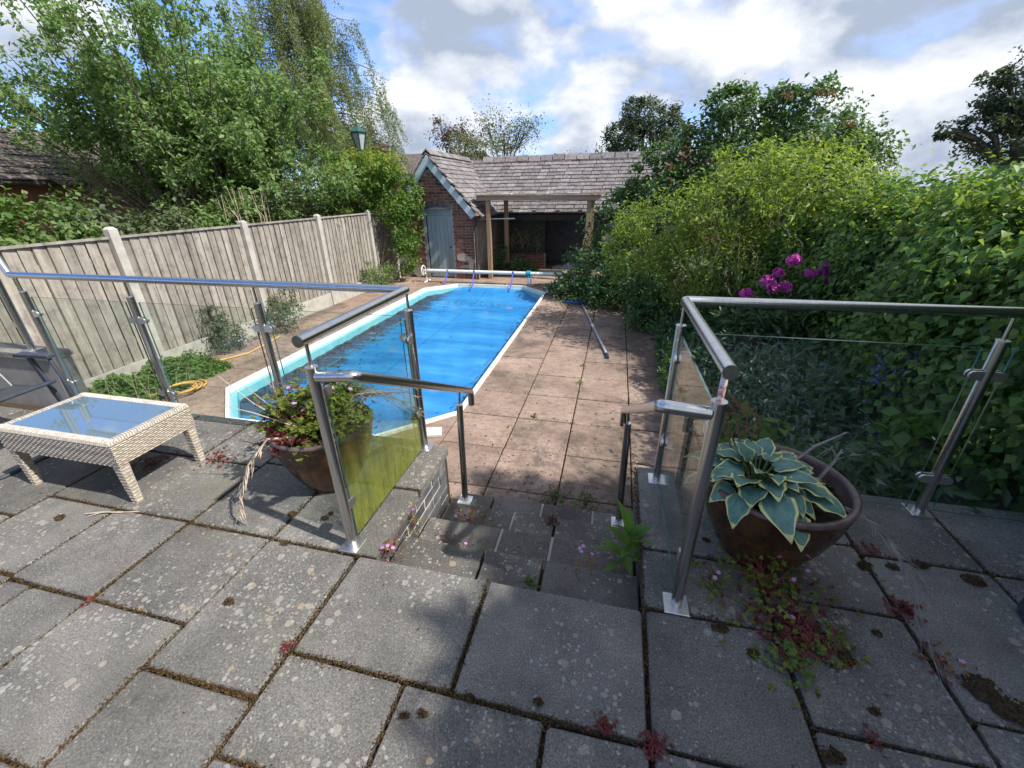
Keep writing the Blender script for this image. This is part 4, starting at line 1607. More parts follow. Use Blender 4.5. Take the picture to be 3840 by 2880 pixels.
mb.tube([(-2.0, 1.95, .5), (-2.06, 1.93, .62)], [.003, .0012], 4)
tag(mb.build('dry_stalks', MAT['dry'], None, True), 'thin straw stalks leaning left out of the left pot', 'dead stems')
mb = MB()
for q in range(5):
    e_ = Vector((1.30 + random.uniform(-.12, .10), 1.30 + random.uniform(-.2, .16), .012))
    c0, c1, c2 = Vector((.92, 1.63, .37)), Vector((1.08, 1.56 + random.uniform(-.03, .03), .50)), Vector((1.17 + random.uniform(-.04, .04), 1.45, .30))
    st_ = []
    for i in range(13):
        u = i / 12
        p = c0 * (1 - u) ** 3 + c1 * 3 * u * (1 - u) ** 2 + c2 * 3 * u * u * (1 - u) + e_ * u ** 3
        st_.append(p + Vector((random.gauss(0, .004), random.gauss(0, .004), abs(random.gauss(0, .004)))))
    mb.tube(st_, [.0028 - .0018 * i / 12 for i in range(13)], 5)
    for i in range(4, 12):
        for _ in range(1):
            p = st_[i]
            d_ = (st_[min(i + 1, 12)] - st_[i - 1]).normalized() * .05 + Vector((random.gauss(0, .02), random.gauss(0, .02), random.gauss(0, .012)))
            mb.tube([p, p + d_ * .6, p + d_ + Vector((0, 0, -.008))], [.0016, .0014, .0004], 4)
mb.tube([(.80, 1.78, .42), (.93, 1.82, .56), (1.05, 1.86, .62)], [.007, .006, .003], 6)
mb.tube([(.95, 1.76, .42), (1.0, 1.78, .52), (1.04, 1.83, .55)], [.008, .007, .004], 6)
for q in range(12):
    p = Vector((.97 + random.uniform(0, .1), 1.8 + random.uniform(-.04, .05), .55))
    mb.tube([p, p + Vector((random.uniform(-.05, .08), random.uniform(-.04, .06), random.uniform(-.05, .04)))], [.003, .0008], 4)
tag(mb.build('dry_grass_plant', MAT['drygrey'], None, True), 'long grey dead stems trailing from the hosta pot over the paving', 'dead stems')
mb = MB()
for q in range(5):
    x = .50 + q * .05
    frond(mb, [(.66, 1.80, .42), (x + .02, 1.93, .62), (x - .06, 2.02, .78 - .03 * q)], .004, 12, .07, .15, .3, .03)
tag(mb.build('dead_fern', pm('rust_stem', [(.3, (.11, .05, .025)), (.7, (.22, .11, .05))], 20, .9, .2), None, True), 'rusty dead fern fronds standing behind the hosta', 'dead fern')


# ---- clumps of small weeds
def flower_mesh():
    mb = MB()
    for k in range(5):
        a = 2 * pi * k / 5
        d, s_ = Vector((cos(a), sin(a), .12)), Vector((-sin(a), cos(a), 0))
        mb.poly([(0, 0, 0), d * .006 + s_ * .0042, d * .0105 + s_ * .002, d * .0105 - s_ * .002, d * .006 - s_ * .0042])
    return mb.mesh('flower', MAT['pinkflower'])


FLW = flower_mesh()


def divided(P, up, size, rng=RNG):
    """every point becomes a small leaf of five lobes"""
    n = len(P)
    ang = rng.random(n) * 2 * pi
    nn = norm(rng.normal(size=(n, 3)) * .45 + np.array([0, 0, up]))
    Ps, Ns, Ds, Ls = [], [], [], []
    for k, (da, ll) in enumerate(((-1.5, .7), (-.75, .9), (0, 1.0), (.75, .9), (1.5, .7))):
        a = ang + da
        Ps.append(P)
        Ns.append(norm(nn + rng.normal(size=(n, 3)) * .12))
        Ds.append(np.stack([np.cos(a), np.sin(a), rng.normal(size=n) * .25], 1))
        Ls.append(size * ll * (.7 + .6 * rng.random(n)))
    return map(np.concatenate, (Ps, Ns, Ds, Ls))


def clump(name, label, loc, r, h, n, mats, size=.016, flowers=0, cat='weed', group=None, stems=True):
    t = thing(name, label, cat, loc, group)
    k = len(mats)
    for i, mname in enumerate(mats):
        m_ = max(4, n // k)
        d = RNG.normal(size=(m_, 3)) * np.array([r * .55, r * .55, 0])
        rr2 = np.hypot(d[:, 0], d[:, 1]) / max(r, 1e-6)
        d[:, 2] = h * RNG.random(m_) * np.clip(1.2 - rr2, .15, 1)
        if mname == 'l_red':
            d[:, 2] *= .55
        P_, N_, D_, L_ = divided(d, .9, size)
        put('foliage' if i == 0 else 'foliage', leaf_mesh('foliage', P_, N_, D_, L_, .55, .08, MAT[mname]), t)
    if stems:
        mb = MB()
        for _ in range(max(4, n // 12)):
            a = random.uniform(0, 2 * pi)
            e = r * random.uniform(.3, .9)
            mb.tube([(0, 0, -.005), (cos(a) * e * .5, sin(a) * e * .5, h * .55), (cos(a) * e, sin(a) * e, h * random.uniform(.4, .9))], [.0016, .0013, .0008], 4)
        put('stems', mb.mesh('stems', MAT['stemred']), t)
    for _ in range(flowers):
        a = random.uniform(0, 2 * pi)
        e = r * random.uniform(0, .8)
        put('flower', FLW, t, (cos(a) * e, sin(a) * e, h * random.uniform(.85, 1.25)), (random.uniform(-.5, .5), random.uniform(-.5, .5), a))
    return t


# herb in the left pot
hb = thing('flowering_herb', 'pink flowered herb with green and reddening leaves filling the left pot', 'plant', (PL[0], PL[1], .36))
bl = [(0, .0, .11, .27, .24, .17), (-.12, -.06, .09, .18, .16, .12), (.14, .05, .12, .17, .17, .12), (0, .08, .17, .14, .14, .10)]
P_, O_ = blob_points(bl, 2100, 22, .2, .5)
P_, N_, D_, L_ = divided(P_, .8, .025)
put('foliage', leaf_mesh('foliage', P_, N_, D_, L_, .55, .08, MAT['l_robert']), hb)
P_, O_ = blob_points([(-.10, -.20, .045, .20, .08, .06), (-.22, -.06, .06, .10, .14, .06), (.03, -.25, .03, .12, .05, .05)], 260, 18, .25, .5)
P_, N_, D_, L_ = divided(P_, .7, .021)
put('red_foliage', leaf_mesh('red_foliage', P_, N_, D_, L_, .55, .08, MAT['l_red']), hb)
P_, O_ = blob_points([(-.18, .04, .12, .14, .14, .09), (.2, .12, .15, .09, .1, .08)], 170, 14, .3, .5)
P_, N_, D_, L_ = divided(P_, .7, .022)
put('rusty_foliage', leaf_mesh('rusty_foliage', P_, N_, D_, L_, .55, .08, MAT['l_orange']), hb)
mb = MB()
for q in range(50):
    a, e = random.uniform(0, 2 * pi), random.uniform(.05, .28)
    mb.tube([(cos(a) * .06, sin(a) * .06, -.02), (cos(a) * e * .7, sin(a) * e * .7, .1), (cos(a) * e, sin(a) * e, .05 + random.uniform(.02, .22))], [.002, .0016, .001], 4)
put('stems', mb.mesh('stems', MAT['stemred']), hb)
for q in range(26):
    a, e = random.uniform(0, 2 * pi), random.uniform(.05, .26)
    put('flower', FLW, hb, (cos(a) * e, sin(a) * e, .14 + .16 * random.random()), (random.uniform(-.6, .6), random.uniform(-.6, .6), a), (1.3, 1.3, 1.3))

WG = 'small weeds growing in the paving joints'
# right of the steps, round the foot of the hosta pot
clump('weed', 'sprawling green and red pink flowered weed in front of the hosta pot', (.75, 1.47, .01), .21, .19, 380, ['l_robert', 'l_robert', 'l_robert', 'l_red'], .020, 8, group=WG)
clump('weed', 'bright crimson weed patch below the hosta pot', (.82, 1.31, .005), .12, .07, 170, ['l_red'], .022, 1, group=WG)
clump('weed', 'small green weed below the crimson patch', (.74, 1.16, .005), .09, .08, 80, ['l_robert', 'l_low'], .020, 0, group=WG)
clump('weed', 'green sprig right of the crimson patch', (.92, 1.26, .005), .09, .06, 45, ['l_robert'], .019, 0, group=WG)
clump('weed', 'small yellow green weed beside the right near post', (.54, 1.46, .005), .055, .05, 26, ['l_robert'], .014, 2, group=WG)
clump('weed', 'dark red star shaped weed at the joint right of the hosta pot', (1.28, 1.51, .005), .05, .05, 46, ['l_red'], .018, 0, group=WG)
clump('weed', 'red weed under the trailing dead stems with one violet flower', (1.29, 1.28, .005), .07, .07, 50, ['l_red', 'l_orange'], .014, 1, group=WG)
clump('weed', 'tiny red weed at the joint behind the hosta pot', (1.31, 1.84, .005), .05, .04, 30, ['l_red'], .013, 0, group=WG)
clump('weed', 'crimson weed at the bottom crossing of two joints', (.25, .80, .005), .035, .035, 70, ['l_red'], .011, 0, group=WG)
clump('weed', 'crimson weed just left of the bottom joint crossing', (.09, .815, .005), .028, .035, 55, ['l_red'], .011, 0, group=WG)
clump('weed', 'small red sprig in the lowest joint at the right', (.92, .97, .005), .03, .025, 22, ['l_red'], .010, 0, group=WG)
clump('weed', 'pink red sprig at the joint corner in the left foreground', (-1.11, .81, .005), .026, .025, 26, ['l_red'], .011, 0, group=WG)
clump('weed', 'tiny red sprig in the far left joint', (-2.11, .80, .005), .022, .02, 16, ['l_red'], .011, 0, group=WG)
clump('weed', 'red trailing weed under the wicker table', (-2.86, 1.68, .005), .11, .04, 60, ['l_red'], .017, 0, group=WG)
clump('weed', 'red trailing weed beside the right leg of the wicker table', (-2.46, 1.80, .005), .10, .04, 60, ['l_red'], .016, 0, group=WG)
clump('weed', 'rusty weed between the wicker table and the left pot', (-2.12, 1.98, .005), .09, .06, 40, ['l_orange', 'l_red'], .015, 2, group=WG)
clump('weed', 'orange and red weed at the top of the steps beside the left post', (-1.0, 1.37, -.05), .09, .07, 80, ['l_orange', 'l_red'], .015, 3, group=WG)
clump('weed', 'green weed rooted in the blue brick wall beside the steps', (-.99, 1.66, -.14), .06, .10, 40, ['l_robert', 'l_orange'], .014, 1, group=WG)
clump('weed', 'red and rusty weed with pink flowers along the second tread', (-.78, 1.62, -.26), .16, .06, 110, ['l_red', 'l_orange'], .012, 4, group=WG)
clump('weed', 'rusty weed with pink flowers on the third tread by the wall', (-.82, 2.05, -.415), .16, .05, 80, ['l_orange', 'l_robert'], .014, 5, group=WG)
clump('weed', 'small bright green seedling on the first tread', (-.27, 1.42, -.138), .028, .06, 34, ['l_fresh'], .015, 0, group=WG)
clump('weed', 'dark red tuft on the edge of the third tread', (-.26, 2.16, -.416), .045, .06, 60, ['l_red', 'l_dead'], .013, 0, group=WG)
clump('weed', 'rusty weed with pink flowers across the right half of the first tread', (-.02, 1.60, -.139), .13, .04, 40, ['l_orange'], .012, 4, group=WG)
clump('weed', 'feathery green weed where the lowest step meets the deck, left part', (-.32, 2.66, DECK), .10, .17, 90, ['l_fresh', 'l_dull'], .018, 0, group=WG)
clump('weed', 'feathery green weed where the lowest step meets the deck, right part', (-.06, 2.66, DECK), .11, .20, 90, ['l_fresh', 'l_dull'], .018, 0, group=WG)
for i, (x, y) in enumerate(((-.72, 4.0), (-.30, 5.0), (-.31, 5.6), (-.60, 9.3))):
    clump('weed', ('tiny green weed in the deck joint nearest the steps', 'second tiny green weed along the deck joint', 'third tiny green weed along the deck joint', 'pale green weed beside the blue net head')[i], (x, y, DECK), .045, .05, 22, ['l_robert'], .018, 0, group=WG)

# broad-leaved plant on the right of the steps
bp = thing('leafy_plant', 'broad leaved green plant growing from the right side of the steps', 'plant', (.19, 1.68, -.2))
mb = MB()
for i in range(9):
    u = i / 8
    w = .028 * sin(pi * u ** .8) + .001
    for cc in (-1, 0, 1):
        mb.v.append((cc * w, u * .17, -.05 * u * u + (abs(cc)) * w * .4))
for i in range(8):
    for j in range(2):
        a = i * 3 + j
        mb.face((a, a + 1, a + 4, a + 3))
LLM = mb.mesh('leaf', MAT['l_fresh'], (0, 0, 0), True, 3)
for i in range(17):
    a = i * 2.4
    put('leaf', LLM, bp, (random.uniform(-.02, .02), random.uniform(-.02, .02), .02 + .012 * i), ((rad(20 + 3 * i)), random.uniform(-.3, .3), a), (.9, .9 + random.uniform(-.1, .25), 1))

# ---- moss lumps and sticks on the paving
MG = 'dark moss lumps lying on the terrace paving'


def moss_lump(x, y, r, label, z=0.0):
    mb = MB()
    n, m_ = 12, 4
    ph = random.uniform(0, 6)
    b0 = 0
    for i in range(m_):
        f = i / (m_ - 1)
        for j in range(n):
            a = 2 * pi * j / n
            rr2 = r * (1 - f ** 2 * .75) * (1 + .22 * sin(2 * a + ph) + .12 * sin(5 * a + ph) + random.uniform(-.08, .08))
            mb.v.append((x + rr2 * cos(a) * 1.15, y + rr2 * sin(a) * .85, z + .004 + r * .6 * f * (1 + random.uniform(-.25, .25))))
    for i in range(m_ - 1):
        for j in range(n):
            k = (j + 1) % n
            mb.face((i * n + j, i * n + k, (i + 1) * n + k, (i + 1) * n + j))
    mb.face(range((m_ - 1) * n, m_ * n))
    o = tag(mb.build('moss_lump', MAT['mosslump'], None, True, 3.0), label, 'moss', MG)
    k = int(60 + 26000 * r * r * 3)
    d = RNG.random(k) ** .5
    a = RNG.random(k) * 2 * pi
    P = np.stack([x + r * 1.1 * d * np.cos(a) * 1.15, y + r * 1.1 * d * np.sin(a) * .85, z + .004 + r * .6 * np.sqrt(np.clip(1 - d ** 2, 0, 1))], 1)
    put('tufts', leaf_mesh('tufts', P, norm(RNG.normal(size=(k, 3)) + np.array([0, 0, .5])), RNG.normal(size=(k, 3)) + np.array([0, 0, .8]), .004 + .006 * RNG.random(k), .8, .1, MAT['moss']), o)['kind'] = 'stuff'


for x, y, r, l in (
        (.53, 1.26, .024, 'moss lump on the joint in front of the right near post plate'),
        (.63, 1.18, .020, 'moss lump left of the sprawling red and green weed'),
        (.96, 1.24, .028, 'large round moss lump below the green sprig'),
        (1.12, 1.37, .015, 'small dark moss lump between hosta pot and star shaped weed'),
        (1.24, 1.73, .028, 'dark moss lump on the joint right of the hosta pot foot'),
        (1.36, 1.75, .020, 'dark moss lump right of the red weed behind the pot'),
        (1.49, 1.79, .028, 'flat moss lump on the far joint at the right'),
        (1.66, 1.74, .034, 'flat dark moss lump near the chair foot at the right edge'),
        (.97, 1.06, .014, 'small moss lump in the right foreground slab'),
        (.78, .89, .028, 'moss lump in the bottom joint at the right'),
        (1.36, 1.22, .050, 'large spreading moss cushion at the right edge, upper half'),
        (1.42, 1.15, .055, 'large spreading moss cushion at the right edge, lower half'),
        (.56, 1.74, .014, 'small dark lump behind the right near post'),
        (-.13, .84, .013, 'brown moss lump on the middle foreground slab'),
        (-.36, .80, .014, 'brown moss lump on the joint below the middle slab'),
        (-.50, .72, .014, 'right one of two moss lumps in the bottom middle slab'),
        (-.56, .70, .013, 'left one of two moss lumps in the bottom middle slab'),
        (-1.61, 1.46, .020, 'moss lump on the joint left of the left near post'),
        (-1.41, 1.47, .017, 'dark lump close behind the left near post'),
        (-1.40, 1.51, .012, 'small greenish lump behind the left near post'),
        (-1.50, .93, .018, 'dark round lump alone on a slab in the left foreground'),
        (-2.85, 1.16, .022, 'dark flat lump on the slab left of the stick'),
        (-1.50, 1.27, .016, 'green moss tuft beside the joint near the left post')):
    moss_lump(x, y, r, l)
mb = MB()
mb.tube([(-2.74, 1.21, .010), (-2.64, 1.245, .012), (-2.56, 1.26, .011), (-2.46, 1.29, .010)], [.003, .0045, .004, .003], 6)
mb.tube([(-2.66, 1.24, .012), (-2.70, 1.20, .010)], [.003, .002], 5)
tag(mb.build('stick', MAT['dry'], None, True), 'pale dry stick on the slab in front of the wicker table', 'stick')
k = 260
P = np.stack([RNG.uniform(-3.5, 1.9, k), RNG.uniform(.3, 2.2, k), np.full(k, .006)], 1)
P = P[~((P[:, 0] > -1.03) & (P[:, 0] < .26) & (P[:, 1] > 1.27))]
k = len(P)
me = leaf_mesh('leaf_litter', P, norm(RNG.normal(size=(k, 3)) * .4 + np.array([0, 0, 1])), RNG.normal(size=(k, 3)), .006 + .012 * RNG.random(k), .4, .1, MAT['l_dead'])
tag(put('leaf_litter', me), 'specks of dead leaf scattered over the terrace slabs', None, kind='stuff')

# ================================================================== HOSE and plants along the fence
pts = [(-5.62, 5.9, DECK + .02), (-5.54, 5.5, DECK + .02), (-5.5, 5.05, DECK + .02), (-5.68, 4.72, DECK + .02), (-5.72, 4.4, DECK + .02), (-5.45, 4.2, DECK + .02)]
for i in range(46):
    a = -.6 + i * .42
    r = .24 - .0018 * i
    pts.append((-5.34 + .2 * sin(i * .03) + r * cos(a), 3.86 - .006 * i + r * sin(a) * .95, DECK + .02 + .0015 * i + .012 * (i // 15)))
pts += [(-5.55, 3.5, DECK + .03), (-5.75, 3.4, DECK + .02), (-5.95, 3.3, DECK + .02)]
mb = MB()
mb.tube(pts, .0125, 7)
tag(mb.build('hose', MAT['hose'], None, True), 'yellow hose coiled on the deck near the fence', 'hose')

tree('fern_bush', 'dark feathery bush at the foot of the fence', 'shrub', (-6.0, 5.2, DECK), [(-6.0, 5.2, -.45, .25, .3, .26), (-6.02, 5.1, -.2, .14, .16, .3)], 1700, .06, MAT['l_dull'], trunk=.02, stems=2, twigs=5, per=20, W=.3)
tree('grey_bush', 'loose grey green bush at the foot of the fence beyond the hose', 'shrub', (-5.75, 6.25, DECK), [(-5.75, 6.2, -.38, .32, .32, .3), (-5.85, 6.5, -.2, .22, .25, .3)], 1700, .05, MAT['l_dull'], trunk=.02, stems=2, twigs=5, per=20, W=.4)
tree('weedy_bush', 'tall weeds against the fence end near the reel', 'shrub', (-5.8, 10.2, DECK), [(-5.9, 10.1, -.35, .25, .5, .35), (-5.95, 9.6, -.3, .15, .25, .35)], 1800, .06, MAT['l_low'], trunk=.02, stems=2, twigs=5, per=20, W=.35)
k = 3600
P = np.stack([-6.05 + .75 * RNG.random(k) ** 1.3, 3.15 + 1.45 * RNG.random(k), np.zeros(k)], 1)
hgt = .18 * np.clip(1.25 - (P[:, 0] + 6.05) / .75, .1, 1) * (1 + .6 * np.sin(P[:, 1] * 5) ** 2)
P[:, 2] = DECK + hgt * RNG.random(k)
P_, N_, D_, L_ = divided(P, .9, .04)
tag(put('ground_ivy', leaf_mesh('ground_ivy', P_, N_, D_, L_, .6, .08, MAT['l_fresh'])), 'bright green ground cover at the foot of the fence', None, kind='stuff')
mb = MB()
for q in range(26):
    x, y = random.uniform(-5.9, -5.2), random.uniform(3.0, 3.9)
    a = random.uniform(-.12, .12)
    mb.tube([(x, y, DECK), (x + a * .5, y + a * .3, DECK + .2), (x + a * 1.4, y + a, DECK + random.uniform(.3, .5))], [.0025, .002, .001], 4)
tag(mb.build('dry_grass', MAT['dry'], None, True), 'thin dry grass stalks rising from the ground cover', None, kind='stuff')

# ================================================================== BRICK OUTBUILDING
SH = thing('brick_outbuilding', 'old red brick shed with a gabled end, tiled roof and open bay', 'shed', (-3, 12.5, DECK))
GY = 11.62           # gable face
GXL, GXR, GXM = -6.12, -3.82, -4.98
EZ, RZ = 1.05, 2.52  # eaves and ridge heights
DX0, DX1, DZ1 = -5.20, -4.46, 1.02
ARC = 1.17
mb = MB()
T = .2


def gz(x):
    return RZ - (abs(x - GXM) / (GXM - GXL if x < GXM else GXR + .17 - GXM)) * (RZ - EZ) if True else 0


def wallpoly(pts):
    n = len(pts)
    b0 = len(mb.v)
    mb.v += [(x, GY, z) for x, z in pts] + [(x, GY + T, z) for x, z in pts]
    mb.face(range(b0, b0 + n))
    mb.face(range(b0 + 2 * n - 1, b0 + n - 1, -1))
    for i in range(n):
        j = (i + 1) % n
        mb.face((b0 + j, b0 + i, b0 + n + i, b0 + n + j))


wallpoly([(GXL, DECK - .1), (DX0, DECK - .1), (DX0, ARC), (DX0, gz(DX0) - .12), (GXL, gz(GXL) - .12)])
wallpoly([(DX1, DECK - .1), (GXR, DECK - .1), (GXR, gz(GXR) - .12), (DX1, gz(DX1) - .12), (DX1, ARC)])
wallpoly([(DX0, ARC), (DX1, ARC), (DX1, gz(DX1) - .12), (GXM, RZ - .12), (DX0, gz(DX0) - .12)])
mb.box(GXR - T, GXR, GY + T, 15.5, DECK - .1, .95)
mb.box(GXL, GXL + T, GY + T, 15.2, DECK - .1, .95)
gw = mb.build('mortar_wall', MAT['mortar'], SH)
# individual bricks of the gable
BR = MB()
BR.box(-.1045, .1045, -.014, .01, -.0295, .0295)
brick_full = BR.mesh('brick', MAT['brick'])
BR = MB()
BR.box(-.049, .049, -.014, .01, -.0295, .0295)
brick_half = BR.mesh('brick', MAT['brick'])
z, row, nb = DECK + .035, 0, 0
while z < RZ - .2:
    x = GXR - .06 if row % 2 else GXR - .11
    while x > -5.86:
        half = (row % 2 == 1 and x > GXR - .08)
        hw = .051 if half else .1075
        lim = min(gz(x - hw), gz(x + hw)) - .16
        blocked = (x + hw > DX0 - .07 and x - hw < DX1 + .04 and z < ARC + .17)
        me_, xx = (brick_half if half else brick_full), x
        if blocked:
            # cut bricks beside the opening
            if x + hw > DX1 + .06 and x - hw < DX1 + .04:
                w = (x + hw) - (DX1 + .05)
                if w > .06:
                    put('brick', brick_half, SH, (DX1 + .05 + w / 2 + 3, GY - 12.5 + random.uniform(-.004, .004), z - DECK), (0, 0, random.uniform(-.01, .01)), (w / .102, 1, 1))
                    nb += 1
            elif x - hw < DX0 - .09 and x + hw > DX0 - .07:
                w = (DX0 - .08) - (x - hw)
                if w > .06:
                    put('brick', brick_half, SH, (x - hw + w / 2 + 3, GY - 12.5 + random.uniform(-.004, .004), z - DECK), (0, 0, random.uniform(-.01, .01)), (w / .102, 1, 1))
                    nb += 1
        elif z + .03 < lim and nb < 292:
            gone = (z < -.05 and random.random() < .10)
            if not gone:
                put('brick', me_, SH, (x + 3, GY - 12.5 + random.uniform(-.005, .005), z - DECK), (random.uniform(-.01, .01), random.uniform(-.012, .012), random.uniform(-.015, .015)))
                nb += 1
        x -= hw + .012 + .1075
    z += .0765
    row += 1
# render patch low on the right of the door
for (xa, xb, za, zb) in ((-4.36, -4.0, -.20, .02), (-4.02, -3.86, -.45, -.1), (-5.75, -5.4, -.66, -.35)):
    mb = MB()
    n = 14
    cxx, czz = (xa + xb) / 2, (za + zb) / 2
    ptsx = [(cxx + (xb - xa) * .55 * cos(t) * random.uniform(.75, 1.1), czz + (zb - za) * .6 * sin(t) * random.uniform(.75, 1.1)) for t in np.linspace(0, 2 * pi, n, endpoint=False)]
    b0 = 0
    mb.v += [(x, GY - .02 + random.uniform(-.003, .002), z) for x, z in ptsx] + [(x, GY + .01, z) for x, z in ptsx]
    mb.face(range(n))
    for i in range(n):
        j = (i + 1) % n
        mb.face((j, i, n + i, n + j))
    mb.build('render_patch', MAT['mortar'], SH)
# arch of upright bricks over the door
na = 13
for i in range(na):
    t = (i + .5) / na
    x = DX0 - .04 + (DX1 - DX0 + .08) * t
    z = ARC + .055 + .085 * (1 - (2 * t - 1) ** 2)
    mb = MB()
    th = (t - .5) * .9
    mb.obox((x, GY - .008, z), (.0255 * cos(th), 0, -.0255 * sin(th)), (0, .014, 0), (.075 * sin(th), 0, .075 * cos(th)))
    mb.build('arch_brick', MAT['bluebrick'], SH)
# door
dr = MB()
dr.box(DX0 - .015, DX1 + .01, GY + .05, GY + .07, DZ1 + .02, ARC + .12)
dr.build('door_head', MAT['paintblue'], SH)
dr = MB()
dr.box(DX0 - .05, DX0, GY - .004, GY + .09, DECK, DZ1 + .15)
dr.box(DX1, DX1 + .03, GY - .004, GY + .09, DECK, DZ1 + .15)
dr.box(DX0, DX1, GY + .03, GY + .09, DZ1 - .005, DZ1 + .022)
dr.build('door_frame', MAT['paintblue'], SH)
dr = MB()
dr.box(DX0 + .01, DX1 - .01, GY + .07, GY + .08, DECK + .02, DZ1 - .01)
door = dr.build('door', MAT['darkwood'], SH)
npl = 6
for i in range(npl):
    a = DX0 + .008 + (DX1 - DX0 - .016) * i / npl
    b_ = DX0 + .008 + (DX1 - DX0 - .016) * (i + 1) / npl
    mb = MB()
    mb.box(a + .003, b_ - .003, GY + .042 + random.uniform(-.003, .003), GY + .069, DECK + .03, DZ1 - .012)
    mb.build('plank', MAT['paintblue'], door)
mb = MB()
mb.tube([(DX1 - .08, GY + .04, .18), (DX1 - .08, GY + .01, .18)], .02, 8)
mb.build('handle', MAT['darkwood'], door, True)
# lamp fixing on the gable
mb = MB()
mb.tube([(-4.72, GY - .02, 1.86), (-4.72, GY - .10, 1.86), (-4.72, GY - .13, 1.80)], [.05, .04, .07], 10)
mb.build('wall_lamp', MAT['darkmetal'], SH, True)
# barge boards
OV = .14
for s_, xe in ((1, GXR + .13), (-1, GXL - .0)):
    a = Vector((GXM, GY - OV, RZ - .04))
    e = Vector((xe, GY - OV, EZ - .02 if s_ > 0 else EZ + .05))
    d = (e - a).normalized()
    dn = Vector((0, -1, 0)).cross(d) * s_
    if dn.z > 0:
        dn = -dn
    mb = MB()
    b0 = len(mb.v)
    w = .17
    for yy in (0, .028):
        for q in (a + Vector((0, 0, .0)), e, e + dn * w + d * -.03, a + Vector((0, 0, -w * 1.45))):
            mb.v.append((q.x, q.y + yy, q.z))
    for f in ((0, 1, 2, 3), (7, 6, 5, 4), (0, 4, 5, 1), (1, 5, 6, 2), (2, 6, 7, 3), (3, 7, 4, 0)):
        mb.face(f)
    mb.build('barge_board', MAT['bargeblue'], SH)
# roof: sheathing then tiles
YE, YR = 13.32, 15.0      # main eave / ridge
RX1 = 1.6
mb = MB()
mb.poly([(GXM, GY - .12, RZ), (GXR + .24, GY - .12, EZ - .06), (GXR + .24, YE + .05, EZ - .06), (GXM, YR, RZ)])
mb.poly([(GXM, GY - .12, RZ), (GXM, YR, RZ), (GXL - .05, YR, EZ - .06), (GXL - .05, GY - .12, EZ - .06)])
mb.poly([(GXM, YR, RZ), (GXR + .24, YE - .08, EZ - .05), (RX1, YE - .08, EZ - .05), (RX1, YR, RZ)])
mb.poly([(GXM, YR, RZ), (RX1, YR, RZ), (RX1, YR + 1.9, EZ), (GXM, YR + 1.9, EZ)])
mb.build('roof_deck', MAT['darkwood'], SH)
tiles = []
TW, TG = .27, .152
# main slope
sl = Vector((0, YE - .08 - YR, EZ - .05 - RZ))
SL = sl.length
sd_ = sl.normalized()
nrm = Vector((1, 0, 0)).cross(sd_)
if nrm.z < 0:
    nrm = -nrm
rows = int(SL / TG)
for r in range(rows):
    s0 = SL - (rows - r) * TG * (SL / (rows * TG))
    s1 = s0 + TG * 1.25
    c0 = Vector((0, YR, RZ)) + sd_ * ((s0 + s1) / 2) + nrm * .02
    valley = GXM + (GXR + .24 - GXM) * min(1, ((s0 + s1) / 2) / SL)
    x = valley + TW / 2 + (.0 if r % 2 else -TW / 2) * 1.0
    while x < RX1:
        if x - TW / 2 > valley - .16:
            tiles.append(('m', c0 + Vector((x, 0, 0)), Vector((1, 0, 0)), sd_, nrm, (s1 - s0)))
        x += TW
# right slope of the gable
sg = Vector((GXR + .24 - GXM, 0, EZ - .06 - RZ))
SG = sg.length
sgn = sg.normalized()
nrg = sgn.cross(Vector((0, 1, 0)))
if nrg.z < 0:
    nrg = -nrg
rows = int(SG / TG)
gt = []
for r in range(rows):
    s0 = SG * r / rows
    s1 = s0 + SG / rows * 1.25
    c0 = Vector((GXM, 0, RZ)) + sgn * ((s0 + s1) / 2) + nrg * .02
    yend = YR + (YE + .0 - YR) * min(1, ((s0 + s1) / 2) / SG)
    y = GY - .13 + TW / 2 - (TW / 2 if r % 2 else 0)
    while y < yend:
        if y > GY - .14:
            gt.append(('g', c0 + Vector((0, y, 0)), Vector((0, 1, 0)), sgn, nrg, s1 - s0))
        y += TW
allt = gt + sorted(tiles, key=lambda q: q[1].x * .4 + abs(q[1].x + 2) * .3)
restm = MB()


def tile_shape(mb, c, ax, sdn, nr, ln, w):
    tilt = (nr * .5 + sdn * .04).normalized()
    sd2 = (sdn + nr * .15).normalized()
    n2 = ax.cross(sd2)
    if n2.dot(nr) < 0:
        n2 = -n2
    mb.obox(c, ax * (w / 2 - .0015), sd2 * ln / 2, n2 * .016)


for i, (k_, c, ax, sdn, nr, ln) in enumerate(allt):
    w = TW * random.uniform(.93, 1.0)
    c = c + ax * random.uniform(-.006, .006) + sdn * random.uniform(-.008, .008) + nr * random.uniform(-.003, .004)
    if i < 298:
        mb = MB()
        tile_shape(mb, c, ax, sdn, nr, ln, w)
        mb.build('roof_tile', MAT['rooftile'], SH)
    else:
        tile_shape(restm, c, ax, sdn, nr, ln, w)
